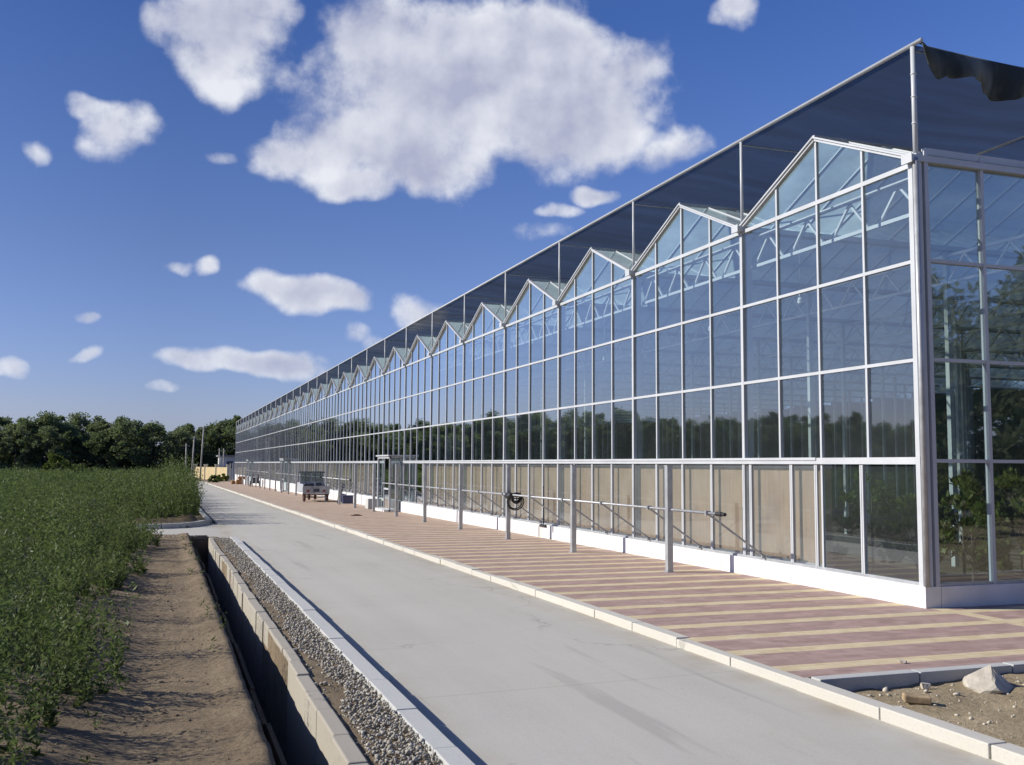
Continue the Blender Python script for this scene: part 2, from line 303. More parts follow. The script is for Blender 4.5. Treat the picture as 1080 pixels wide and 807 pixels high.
M['crop'] = leafmat('crop_leaves', (.034, .055, .022), (.075, .108, .044), (.175, .205, .09), .45, .45)
M['tree'] = leafmat('tree_leaves', (.06, .08, .055), (.115, .145, .085), (.24, .26, .16), .12, .5)
M['bush'] = leafmat('bush_leaves', (.05, .075, .02), (.10, .13, .035), (.17, .18, .05), .6)
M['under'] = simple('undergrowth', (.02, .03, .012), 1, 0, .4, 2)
# ------------------------------------------------------------------ mesh helpers
def gz(y): return -.0055*min(max(y-12, 0), 178)
def gzn(y): return -.0055*np.clip(y-12, 0, 178)
BRK = (12.0, 190.0)
class MB:
    def __init__(s): s.v = []; s.f = []; s.m = []
    def quad(s, a, b, c, d, mi=0):
        n = len(s.v); s.v += [a, b, c, d]; s.f.append((n, n+1, n+2, n+3)); s.m.append(mi)
    def poly(s, pts, mi=0):
        n = len(s.v); s.v += list(pts); s.f.append(tuple(range(n, n+len(pts)))); s.m.append(mi)
    def box(s, x0, x1, y0, y1, z0, z1, mi=0):
        n = len(s.v); s.v += [(x, y, z) for x in (x0, x1) for y in (y0, y1) for z in (z0, z1)]
        for q in ((0, 1, 3, 2), (4, 6, 7, 5), (0, 4, 5, 1), (2, 3, 7, 6), (0, 2, 6, 4), (1, 5, 7, 3)): s.f.append(tuple(n+i for i in q)); s.m.append(mi)
    def bar(s, a, b, w, h=None, mi=0, up=(0, 0, 1)):      # square bar from a to b
        h = w if h is None else h; a = Vector(a); b = Vector(b); d = (b-a).normalized(); u = Vector(up)
        if abs(d.dot(u)) > .98: u = Vector((1, 0, 0))
        sx = d.cross(u).normalized(); sz = sx.cross(d).normalized(); n = len(s.v)
        for q in (a, b):
            for i, j in ((-1, -1), (1, -1), (1, 1), (-1, 1)): s.v.append(tuple(q+sx*i*w/2+sz*j*h/2))
        for q in ((0, 1, 5, 4), (1, 2, 6, 5), (2, 3, 7, 6), (3, 0, 4, 7), (3, 2, 1, 0), (4, 5, 6, 7)): s.f.append(tuple(n+i for i in q)); s.m.append(mi)
    def tube(s, a, b, r, k=8, mi=0, r2=None, caps=True):
        r2 = r if r2 is None else r2; a = Vector(a); b = Vector(b); d = (b-a).normalized(); u = Vector((0, 0, 1))
        if abs(d.dot(u)) > .95: u = Vector((1, 0, 0))
        sx = d.cross(u).normalized(); sz = sx.cross(d).normalized(); n = len(s.v)
        for q, rr in ((a, r), (b, r2)):
            for i in range(k):
                t_ = 2*math.pi*i/k; s.v.append(tuple(q+sx*math.cos(t_)*rr+sz*math.sin(t_)*rr))
        for i in range(k): j = (i+1) % k; s.f.append((n+i, n+j, n+k+j, n+k+i)); s.m.append(mi)
        if caps: s.f.append(tuple(n+k-1-i for i in range(k))); s.f.append(tuple(n+k+i for i in range(k))); s.m += [mi, mi]
    def pathtube(s, pts, r, k=6, mi=0):
        for a, b in zip(pts[:-1], pts[1:]): s.tube(a, b, r, k, mi)
    def torus(s, c, axis, R_, r, n1=16, n2=6, mi=0):
        c = Vector(c); ax = Vector(axis).normalized(); u = ax.orthogonal().normalized(); v = ax.cross(u); n = len(s.v)
        for i in range(n1):
            t_ = 2*math.pi*i/n1; d = u*math.cos(t_)+v*math.sin(t_)
            for j in range(n2): p_ = 2*math.pi*j/n2; s.v.append(tuple(c+d*(R_+r*math.cos(p_))+ax*r*math.sin(p_)))
        for i in range(n1):
            for j in range(n2): s.f.append((n+i*n2+j, n+((i+1) % n1)*n2+j, n+((i+1) % n1)*n2+(j+1) % n2, n+i*n2+(j+1) % n2)); s.m.append(mi)
    def build(s, name, mats, parent=None, bevel=0, smooth=False):
        me = bpy.data.meshes.new(name); me.from_pydata([tuple(map(float, q)) for q in s.v], [], s.f)
        mats = mats if isinstance(mats, (list, tuple)) else [mats]
        for q in mats: me.materials.append(q)
        if len(mats) > 1: me.polygons.foreach_set('material_index', s.m)
        if smooth: me.polygons.foreach_set('use_smooth', [True]*len(s.f))
        me.update(); ob = bpy.data.objects.new(name, me); COL.objects.link(ob)
        if parent is not None: ob.parent = parent; ob.location = -parent.location
        if bevel:
            b = ob.modifiers.new('bevel', 'BEVEL'); b.width = bevel; b.segments = 2; b.limit_method = 'ANGLE'
        return ob
def tag(o, label=None, cat=None, group=None, kind=None):
    if label: o['label'] = label
    if cat: o['category'] = cat
    if group: o['group'] = group
    if kind: o['kind'] = kind
    return o
def thing(name, label, cat, loc=(0, 0, 0), group=None):
    o = bpy.data.objects.new(name, None); COL.objects.link(o); o.location = loc; o.empty_display_size = .2
    return tag(o, label, cat, group)
def npmesh(name, V, F, mats, parent=None, mi=None, smooth=False):
    me = bpy.data.meshes.new(name); k = F.shape[1]
    me.vertices.add(len(V)); me.vertices.foreach_set('co', V.astype(np.float32).ravel())
    me.loops.add(F.size); me.loops.foreach_set('vertex_index', F.astype(np.int32).ravel())
    me.polygons.add(len(F)); me.polygons.foreach_set('loop_start', (np.arange(len(F))*k).astype(np.int32))
    for q in (mats if isinstance(mats, (list, tuple)) else [mats]): me.materials.append(q)
    if mi is not None: me.polygons.foreach_set('material_index', mi.astype(np.int32))
    if smooth: me.polygons.foreach_set('use_smooth', np.ones(len(F), bool))
    me.update(calc_edges=True); ob = bpy.data.objects.new(name, me); COL.objects.link(ob)
    if parent is not None: ob.parent = parent; ob.location = -parent.location
    return ob
def leaves(P, D, ln, wd):
    """kite leaves: P base (n,3), D direction, ln length, wd width -> V, F"""
    n = len(P); D = D/np.linalg.norm(D, axis=1, keepdims=True); rnd = RS.normal(size=(n, 3)); S = np.cross(D, rnd); S /= np.linalg.norm(S, axis=1, keepdims=True)+1e-9
    ln = np.broadcast_to(ln, n)[:, None]; wd = np.broadcast_to(wd, n)[:, None]
    V = np.stack([P, P+D*ln*.45+S*wd/2, P+D*ln, P+D*ln*.45-S*wd/2], 1).reshape(-1, 3)
    return V, np.arange(4*n).reshape(n, 4)
def ysplit(y0, y1):
    return [y0]+[b for b in BRK if y0 < b < y1]+[y1]
def strip(mb, x0, x1, y0, y1, dz, mi=0):
    ys = ysplit(y0, y1)
    for a, b in zip(ys[:-1], ys[1:]): mb.quad((x0, a, gz(a)+dz), (x1, a, gz(a)+dz), (x1, b, gz(b)+dz), (x0, b, gz(b)+dz), mi)
def sbox(mb, x0, x1, y0, y1, z0, z1, mi=0):           # box whose base follows the falling ground
    n = len(mb.v)
    mb.v += [(x, y, z+gz(y)) for x in (x0, x1) for y in (y0, y1) for z in (z0, z1)]
    for q in ((0, 1, 3, 2), (4, 6, 7, 5), (0, 4, 5, 1), (2, 3, 7, 6), (0, 2, 6, 4), (1, 5, 7, 3)): mb.f.append(tuple(n+i for i in q)); mb.m.append(mi)
# ------------------------------------------------------------------ ground
DIT0, DIT1, DITY = .66, 1.09, 25.4
xs = sorted(set(list(np.arange(-4, 1.7, .09).round(3)) + [.655, .66, 1.09, 1.095, 1.75, 1.6, 2.2, 4.4, 4.85, 5.05, 5.1] + list(np.arange(5.2, 12, .12).round(3)) + [-4.5, -6, -8, -12, -20, -40, -80, -160, -400, -900, -3000, 14, 18, 25, 40, 80, 200, 900, 3000]))
xs = [x for x in xs if not (.655 < x < .66 or .66 < x < 1.09 and x not in (.66, 1.09) or 1.09 < x < 1.095)]
ys = sorted(set([-3000, -600, -100, -30, -8, -2] + list(np.arange(0, 36.0, .11).round(3)) + [25.4, 25.41] + list(np.arange(36, 60, 2.)) + [70, 90, 120, 150, 190, 230, 400, 900, 3000, 5500]))
X, Y = np.meshgrid(np.array(xs, float), np.array(ys, float))
from mathutils import noise as mn
SIDE = [(2.4, 25.0), (1.75, 25.6), (1.25, 26.1), (.7, 26.7), (0, 27.2), (-60, 27.2), (-60, 31.4), (0, 31.4), (.55, 31.65), (.95, 32.2), (1.2, 32.9), (1.5, 33.9), (2.4, 34.6)]
def inside(px, py, P=SIDE):
    c = False
    for (x1, y1), (x2, y2) in zip(P, P[1:]+P[:1]):
        if (y1 > py) != (y2 > py) and px < (x2-x1)*(py-y1)/(y2-y1)+x1: c = not c
    return c
def fb(x, y, s=1.0, o=5):
    return mn.fractal(Vector((x*s, y*s, 3.1)), 1.0, 2.0, o)
Z = gzn(Y).copy()
for i in range(len(ys)):
    for j in range(len(xs)):
        x, y = X[i, j], Y[i, j]
        if 24.5 < y < 35.5 and inside(x, y): Z[i, j] -= .3
        elif x < DIT0 and -4 <= x and -1 < y < 27.3:
            d = fb(x, y, 1.1)*.035+fb(x, y*1.0, 5)*.009+max(0, fb(x+9, y, 7))*.012
            edge = max(0, min(1, (-.15-x)/.9)); d += edge*.16          # earth bank thrown up along the hedge
            if x > .42: d = d*.5+fb(x*3, y, 3)*.025+.05*min(1, (x-.42)/.12)
            Z[i, j] += d-.02
        elif DIT0 <= x <= DIT1 and y <= DITY: Z[i, j] -= .85
        elif x > DIT1 and x <= 1.6: Z[i, j] -= (.03 if x < 1.36 else .05)-fb(x, y, 4)*.02
        elif 1.6 < x <= 5.0: Z[i, j] -= .3
        elif x > 5.0 and y < 7.0: Z[i, j] += -.10+fb(x, y, 2)*.045+fb(x, y, 8)*.022+max(0, min(.09, (x-6.2)*.05))
        elif x > 5.0: Z[i, j] -= .3
ny, nx = X.shape
V = np.stack([X.ravel(), Y.ravel(), Z.ravel()], 1)
idx = np.arange(nx*ny).reshape(ny, nx)
F = np.stack([idx[:-1, :-1], idx[:-1, 1:], idx[1:, 1:], idx[1:, :-1]], -1).reshape(-1, 4)
cx = V[F].mean(1)
mi = np.where((cx[:, 0] > 5) & (cx[:, 1] < 7), 1, 0)
tag(npmesh('ground', V, F, [M['soil'], M['sand']], mi=mi), kind='structure')
mb = MB(); ys_ = ysplit(-20, 128)
for a, b in zip(ys_[:-1], ys_[1:]): mb.quad((1.7, a, gz(a)-.12), (4.95, a, gz(a)-.078), (4.95, b, gz(b)-.078), (1.7, b, gz(b)-.12))
mb.quad((1.7, 128, gz(128)-.12), (4.95, 128, gz(128)-.078), (9, 136, gz(136)-.078), (3, 150, gz(150)-.12))
tag(mb.build('road', M['road']), kind='structure')
# side road with flared corners
mb = MB(); z = lambda y: gz(y)-.124
pts = SIDE
mb.poly([(x, y, z(y)) for x, y in pts]); tag(mb.build('side_road', M['road']), kind='structure')
mb = MB(); strip(mb, 5.0, 8.9, 7.05, 136, 0); mb.quad((8.9, 7.05, 0), (60, 7.05, 0), (60, 9.96, 0), (8.9, 9.96, 0))
tag(mb.build('pavement', M['paver']), kind='structure')
# kerbs: separate stones ~1 m long in a run
def kerb_run(name, x0, x1, y0, y1, z0, z1, m, ln=1.0, jit=.004):
    mb = MB(); y = y0
    while y < y1-.1:
        l = min(ln, y1-y); dx = random.uniform(-jit, jit); dz = random.uniform(-jit, jit)
        sbox(mb, x0+dx, x1+dx, y+.004, y+l-.004, z0, z1+dz); y += l
    o = mb.build(name, m, bevel=.008); return tag(o, kind='structure')
kerb_run('kerb', 4.89, 5.04, -6, 128, -.3, .006, M['kerb'], 1.0, .009)
kerb_run('kerb', 1.60, 1.752, -4, 25.5, -.3, .006, M['kerbgrey'])
kerb_run('kerb', 1.40, 1.55, 33.9, 120, -.3, .0, M['kerbgrey'])
mb = MB(); x = 5.06
while x < 40:
    mb.box(x+.004, x+.99, 6.92, 7.048, -.4, .006+random.uniform(-.003, .003)); x += 1
tag(mb.build('kerb', M['kerbgrey'], bevel=.008), kind='structure')
mb = MB(); pts = [(-20, 31.46), (0, 31.46), (.52, 31.72), (.90, 32.25), (1.15, 32.95), (1.45, 33.95)]
for a, b in zip(pts[:-1], pts[1:]): mb.bar((a[0], a[1], gz(a[1])-.1), (b[0], b[1], gz(b[1])-.1), .14, .24)
tag(mb.build('kerb', M['kerbgrey']), kind='structure')
# ditch: block lining on the road side, thin slab on the field side
mb = MB(); y = -3.0; 
while y < 25.3:
    l = min(random.choice((.5, .6, .7, .62)), 25.35-y); dx = random.uniform(-.012, .012)+.02*math.sin(y*.8); dz = random.uniform(-.012, .006)
    sbox(mb, 1.08+dx, 1.19+dx*.4, y+.002, y+l-.002, -.84, .005+dz); y += l
tag(mb.build('ditch_wall', M['ditch'], bevel=.012), kind='structure')
mb = MB(); y = -3.0
while y < 25.3:
    l = min(1.2, 25.35-y); dx = random.uniform(-.012, .012); sbox(mb, .775+dx, .81+dx, y+.004, y+l-.004, -.84, -.21+random.uniform(-.02, .01)); y += l
tag(mb.build('ditch_lining', M['ditchshade']), kind='structure')
mb = MB(); strip(mb, .66, 1.09, -3, 25.4, -.8); sbox(mb, .64, 1.3, 25.38, 25.6, -.84, -.04); tag(mb.build('ditch_bed', M['ditchshade']), kind='structure')  # bed colour already holds the shade inside the ditch
# gravel strip + loose stones
def stones(name, P, S, m, label=None, kind='stuff'):
    ico = np.array([(0, 0, 1), (.89, 0, .45), (.28, .85, .45), (-.72, .53, .45), (-.72, -.53, .45), (.28, -.85, .45), (.72, .53, -.45), (-.28, .85, -.45), (-.89, 0, -.45), (-.28, -.85, -.45), (.72, -.53, -.45), (0, 0, -1)])
    fc = np.array([(0, 1, 2), (0, 2, 3), (0, 3, 4), (0, 4, 5), (0, 5, 1), (1, 6, 2), (2, 7, 3), (3, 8, 4), (4, 9, 5), (5, 10, 1), (6, 7, 2), (7, 8, 3), (8, 9, 4), (9, 10, 5), (10, 6, 1), (11, 7, 6), (11, 8, 7), (11, 9, 8), (11, 10, 9), (11, 6, 10)])
    n = len(P); q = RS.normal(size=(n, 3, 3)); Q, _ = np.linalg.qr(q)
    sc = RS.uniform(.45, 1.3, size=(n, 1, 3)); v = ico[None]*sc*RS.uniform(.6, 1.25, size=(n, 12, 1)); v = v@Q; v[..., 2] *= .8
    v = v*S[:, None, None]+P[:, None, :]
    F = (fc[None]+(np.arange(n)*12)[:, None, None]).reshape(-1, 3)
    o = npmesh(name, v.reshape(-1, 3), F, m); return tag(o, kind=kind)
n = 16000; yy = RS.uniform(0, 1, n)**1.5*25+.3; xx = RS.uniform(1.2, 1.60, n); sz = RS.uniform(.008, .020, n)
keep = (RS.uniform(size=n) < np.where(xx < 1.30+.07*np.sin(yy*1.7)+.03*np.sin(yy*5), .10, 1)); yy, xx, sz = yy[keep], xx[keep], sz[keep]
stones('gravel', np.stack([xx, yy, gzn(yy)-.05+RS.uniform(0, .05, len(yy))], 1), sz, M['gravel'])
n = 3200; yy = RS.uniform(3, 6.88, n); xx = RS.uniform(5.08, 11, n); sz = RS.uniform(.004, .018, n)*RS.uniform(.4, 1.1, n)**2; sz[:90] = RS.uniform(.018, .04, 90)
stones('loose_stones', np.stack([xx, yy, -.10+np.array([fb(a, b, 2)*.045+fb(a, b, 8)*.022+max(0, min(.09, (a-6.2)*.05)) for a, b in zip(xx, yy)])+.004], 1), sz, M['rock'])
n = 4200; yy = 3+RS.uniform(0, 1, n)**1.4*23; xx = RS.uniform(-1.4, .62, n); sz = RS.uniform(.004, .022, n)*RS.uniform(.3, 1, n)
def bank(x, y): 
    d = fb(x, y, 1.1)*.035+fb(x, y, 5)*.009; d += max(0, min(1, (-.15-x)/.9))*.16
    return gz(y)+(d*.3 if x > .6 else d)-.02
stones('clods', np.stack([xx, yy, np.array([bank(a, b) for a, b in zip(xx, yy)])], 1), sz, M['soil'])
n = 500; yy = RS.uniform(25.5, 26.9, n); xx = RS.uniform(-1.4, .9, n)-(yy-25.5)*.3; sz = RS.uniform(.012, .06, n)*RS.uniform(.4, 1, n)
stones('rubble', np.stack([xx, yy, gzn(yy)-.06+RS.uniform(0, .06, n)], 1), sz, M['gravel'])
# ------------------------------------------------------------------ greenhouse
GX, GY, SP, NB = 8.95, 10.05, 4.05, 31
GYE = GY+SP*NB; GXE = GX+32
ZP, Z1, Z2, Z3, Z4, ZR, ZN = .26, 1.80, 3.07, 4.33, 5.58, 6.50, 7.12
G = thing('greenhouse', 'long glass greenhouse with a saw-tooth row of gables on a white plinth', 'greenhouse', (GX, GY, 0))
def roofz(y):
    u = ((y-GY) % SP)/SP
    return Z4+.04+(ZR-Z4)*(1-abs(u-.5)*2)
def pane_mesh(pts):
    c = Vector((0, 0, 0))
    for q in pts: c += Vector(q)
    c /= len(pts); nrm = (Vector(pts[1])-Vector(pts[0])).cross(Vector(pts[2])-Vector(pts[0])).normalized()
    a = Vector((random.gauss(0, 1), random.gauss(0, 1), random.gauss(0, 1)))*.0016      # each pane sits a hair out of plane
    return [tuple(Vector(q)+nrm*(Vector(q)-c).dot(a)) for q in pts]
front = []          # (distance key, pts)
for b in range(NB):
    y0 = GY+b*SP
    for k in range(4):
        ya, yb = y0+k*SP/4, y0+(k+1)*SP/4
        for za, zb in ((Z1, Z2), (Z2, Z3), (Z3, Z4)): front.append((ya, [(GX, ya, za), (GX, yb, za), (GX, yb, zb), (GX, ya, zb)]))
        zl = roofz(ya+1e-4)-.03; zr = roofz(yb-1e-4)-.03
        front.append((ya, [(GX, ya, Z4), (GX, yb, Z4), (GX, yb, max(zr, Z4+.01)), (GX, ya, max(zl, Z4+.01))]))
side = []
for k in range(32):
    xa = GX+k
    zs = (ZP, Z1, Z2, Z3, Z4+.12)
    for za, zb in zip(zs[:-1], zs[1:]): side.append((GY if k < 6 else 999, [(xa, GY-.02, za), (xa+1, GY-.02, za), (xa+1, GY-.02, zb), (xa, GY-.02, zb)]))
allp = sorted([p_ for p_ in front]+side, key=lambda q: q[0])
rest = MB()
for i, (k, pts) in enumerate(allp):
    if i < 100: m1 = MB(); m1.poly(pane_mesh(pts)); m1.build('glass_pane', M['glass'], G)
    else: rest.poly(pane_mesh(pts))
tag(rest.build('glass_panes', M['glass'], G), kind='stuff')
# lower row: hinged vent windows before the cooling pads, clear at the corner and round the doors
DOORB = {7: 1, 16: 1, 24: 1}
cells = [(10.05, 11.2, 0), (11.2, 12.2, 0), (12.2, 12.8, 1), (12.8, 13.9, 1), (13.9, 14.1, 1)]
for b in range(1, NB):
    y0 = GY+b*SP
    for k in range(4):
        ya, yb = y0+k*SP/4, y0+(k+1)*SP/4
        clear = (35.2 < (ya+yb)/2 < 44.4) or b in (16, 24)
        cells.append((ya, yb, 2 if b in DOORB else (0 if clear else 1)))
restv = MB(); nv = 0
for ya, yb, kd in cells:
    if kd == 2: continue
    m1 = MB() if nv < 100 else restv
    m1.poly(pane_mesh([(GX-.012, ya+.02, ZP+.02), (GX-.012, yb-.02, ZP+.02), (GX-.012, yb-.02, Z1-.06), (GX-.012, ya+.02, Z1-.06)]), 0)
    w = .028
    for bx in ((ya+.005, ya+.005+w), (yb-.005-w, yb-.005)): m1.box(GX-.04, GX-.015, bx[0], bx[1], ZP+.03, Z1-.05, 1)
    m1.box(GX-.042, GX-.014, ya+.006, yb-.006, ZP+.004, ZP+.034, 1)
    if nv < 100: m1.build('vent_window', [M['glass'] if kd == 0 else M['ventglass'], M['alu']], G)
    nv += 1
tag(restv.build('vent_windows', [M['ventglass'], M['alu']], G), kind='stuff')
# cooling pads in runs between the columns
for b in range(NB):
    cs = [(a, c) for a, c, kd in cells if kd == 1 and GY+b*SP-.01 <= a < GY+(b+1)*SP-.01]
    if not cs: continue
    m1 = MB(); m1.box(GX+.10, GX+.25, cs[0][0]+.02, cs[-1][1]-.04, ZP+.05, Z1-.10); m1.build('cooling_pad', M['pad'], G)
    m1 = MB(); m1.box(GX+.07, GX+.27, cs[0][0]+.02, cs[-1][1]-.04, Z1-.10, Z1-.02); m1.box(GX+.07, GX+.27, cs[0][0]+.02, cs[-1][1]-.04, ZP, ZP+.05)
    m1.build('pad_frame', M['alu'], G)
# plinth
m1 = MB(); ybk = [GY-.08, 14.75]+[14.75+4.15*i for i in range(1, 40) if 14.75+4.15*i < GYE]+[GYE]
doors_y = [(GY+b*SP+.25, GY+b*SP+SP*.62) for b in DOORB]
for a, c in zip(ybk[:-1], ybk[1:]):
    segs = [(a+.006, c-.006)]
    for d0, d1 in doors_y:
        ns = []
        for p0, p1 in segs:
            if d1 <= p0 or d0 >= p1: ns.append((p0, p1)); continue
            if p0 < d0: ns.append((p0, d0))
            if d1 < p1: ns.append((d1, p1))
        segs = ns
    for p0, p1 in segs: m1 = MB(); m1.box(GX-.10, GX+.14, p0, p1, -1.1, ZP-random.uniform(0, .004)); m1.build('plinth', M['plinth'], G, bevel=.006)
m1 = MB(); m1.box(GX+.145, GXE+.1, GY-.08, GY+.12, -1, ZP-.002); m1.build('plinth', M['plinth'], G, bevel=.006)
# rails
DG = [(GY+b*SP, GY+(b+1)*SP) for b in DOORB]
m1 = MB()
for z0, z1 in ((Z1-.045, Z1+.045),):
    m1.box(GX-.06, GX+.03, GY, GYE, z0, z1)
m1.box(GX-.075, GX-.061, GY+2.1, GYE, Z1+.01, Z1+.05)
m1.build('rail', M['alu'], G)
for zc, h in ((Z2, .022), (Z3, .022), (Z4, .03)):
    m1 = MB(); m1.box(GX-.031, GX+.02, GY, GYE, zc-h, zc+h); m1.build('rail', M['alu'], G)
for zc, h in ((Z1, .022), (Z2, .022), (Z3, .022), (Z4+.16, .045)):
    m1 = MB(); m1.box(GX+.1, GXE, GY-.055, GY+.01, zc-h, zc+h); m1.build('rail', M['alu'], G)
m1 = MB(); m1.box(GX-.05, GX+.05, GY+.06, GYE, ZP, ZP+.03); m1.build('sill', M['galv'], G)
m1 = MB(); m1.box(GX+.1, GXE, GY-.06, GY+.02, ZP, ZP+.03); m1.build('sill', M['galv'], G)
# mullions
nm = 0; restm = MB()
def mull(x0, x1, y0, y1, z0, z1):
    global nm
    if nm < 100: q = MB(); q.box(x0, x1, y0, y1, z0, z1); q.build('mullion', M['alu'], G)
    else: restm.box(x0, x1, y0, y1, z0, z1)
    nm += 1
for k in range(1, 5): mull(GX+k-.024, GX+k+.024, GY-.065, GY+.01, ZP, Z4+.16)
for ya in (11.2, 12.8, 13.9): mull(GX-.03, GX+.02, ya-.02, ya+.02, ZP+.03, Z1-.045)
for b in range(NB):
    y0 = GY+b*SP
    for k in (1, 2, 3):
        ya = y0+k*SP/4
        zb = ZP+.03 if (b > 0 or k == 2) and b not in DOORB else Z1
        mull(GX-.028, GX+.015, ya-.02, ya+.02, zb, roofz(ya)-.02)
for k in range(5, 32): restm.box(GX+k-.024, GX+k+.024, GY-.065, GY+.01, ZP, Z4+.16)
tag(restm.build('mullions', M['alu'], G), kind='stuff')
# gutter posts on the facade and corner posts
for b in range(1, NB+1):
    y0 = GY+b*SP; q = MB(); q.box(GX-.034, GX+.03, y0-.035, y0+.035, ZP, Z4); q.box(GX+.05, GX+.14, y0-.05, y0+.05, 0 if b < 10 else -.8, Z4-.03); q.build('facade_post', M['alu'], G)
q = MB(); q.box(GX-.065, GX+.0, GY+.0, GY+.075, ZP, Z4+.03); q.build('corner_post', M['alu'], G)
q = MB(); q.box(GX-.05, GX+.03, GY-.065, GY-.005, ZP, Z4+.12); q.build('corner_post', M['alu'], G)
q = MB(); q.box(GX+.065, GX+.125, GY-.075, GY+.01, ZP, Z4+.16); q.build('corner_post', M['alu'], G)
q = MB(); q.tube((GX-.075, GY-.075, ZP), (GX-.075, GY-.075, Z4+.05), .035, 8); q.build('downpipe', M['galv'], G, smooth=True)
# gables: rafters, gutters, roof slopes
for b in range(NB):
    y0 = GY+b*SP; ym = y0+SP/2
    for ya, yb in ((y0, ym), (yb_ := y0+SP, ym)):
        q = MB(); q.bar((GX-.02, ya, Z4+.06), (GX-.02, yb, ZR+.03), .07, .05); q.build('gable_rafter', M['alu'], G)
        q = MB(); q.quad((GX-.05, ya, Z4+.075), (GXE, ya, Z4+.075), (GXE, yb, ZR+.045), (GX-.05, yb, ZR+.045), 0)
        xx = GX-.06
        while xx < GXE:
            q.bar((xx, ya, Z4+.085), (xx, yb, ZR+.055), .03 if xx > GX else .04, .025, 1); xx += .6
        q.build('roof_slope', [M['roofglass'], M['alu']], G)
for b in range(NB+1):
    y0 = GY+b*SP; q = MB(); q.box(GX-.14, GXE, y0-.09, y0+.09, Z4+.01, Z4+.09); q.box(GX-.15, GX-.14, y0-.095, y0+.095, Z4-.01, Z4+.11); q.build('gutter', M['alu'], G)
q = MB()
for b in range(NB): q.bar((GX-.06, GY+b*SP+SP/2, ZR+.06), (GXE, GY+b*SP+SP/2, ZR+.06), .06, .05)
q.build('ridge_cap', M['alu'], G)
# inner structure
for r in range(5):
    x0 = GX+.22+4*r; q = MB(); za, zb = 5.02, 5.50
    q.box(x0-.025, x0+.025, GY+.15, GYE-.1, zb-.025, zb+.025); q.box(x0-.025, x0+.025, GY+.15, GYE-.1, za-.025, za+.025)
    yy = GY+.2; up = False
    while yy < GYE-.8:
        q.bar((x0, yy, zb-.03 if up else za+.03), (x0, yy+.38, za+.03 if up else zb-.03), .034); yy += .38; up = not up
        if not up: yy += .25
    q.build('truss', M['steel_sunlit'] if r < 2 else M['steel_in'], G)  # sunlight on the two front trusses is put into their colour
ci = []
for r in range(0, 8):
    for b in range(NB+1):
        ci.append((GX+.22+4*r if r else GX+.22, GY+b*SP+(.12 if b == 0 else 0), r))
ci = [c for c in ci if c[2] > 0]; ci.sort(key=lambda c: math.hypot(c[0], c[1])); restc = MB()
for i, (x, y, r) in enumerate(ci):
    q = MB() if i < 100 else restc
    q.box(x-.045, x+.045, y-.045, y+.045, -.9, Z4); 
    if i < 100: q.build('column', M['steel_in'], G)
tag(restc.build('columns', M['steel_in'], G), kind='stuff')
# far side and far end walls
q = MB(); q.quad((GXE, GY, 0), (GXE, GYE, 0), (GXE, GYE, Z4), (GXE, GY, Z4)); q.quad((GX, GYE, -1), (GXE, GYE, -1), (GXE, GYE, Z4), (GX, GYE, Z4)); q.build('back_glazing', M['glass'], G)
q = MB()
for k in range(0, 126, 1): q.box(GXE, GXE+.05, GY+k-.02, GY+k+.02, -1, Z4)
for k in range(1, 32): q.box(GX+k-.02, GX+k+.02, GYE+.002, GYE+.05, -1, Z4)
for z_ in (Z1, Z2, Z3): q.box(GXE+.05, GXE+.08, GY, GYE, z_-.02, z_+.02)
q.build('back_frame', M['alu'], G)
q = MB(); q.box(GXE-.2, GXE-.05, GY, GYE, -1, .3); q.build('back_plinth', M['whitewall'], G)
q = MB(); yy = GY+.3
while yy < GYE-.3: q.box(GXE-.34-(.03 if int(yy*2) % 2 else 0), GXE-.32, yy, yy+.5, -.9, min(roofz(yy), roofz(yy+.5))-.03); yy += .5
q.build('added_backing', M['backing'], G)  # added dark backing, keeps bright sky from showing through the house
q = MB(); strip(q, GX+.14, GXE-.2, GY+.12, GYE-.05, .004); q.build('inner_floor', M['floor'], G)
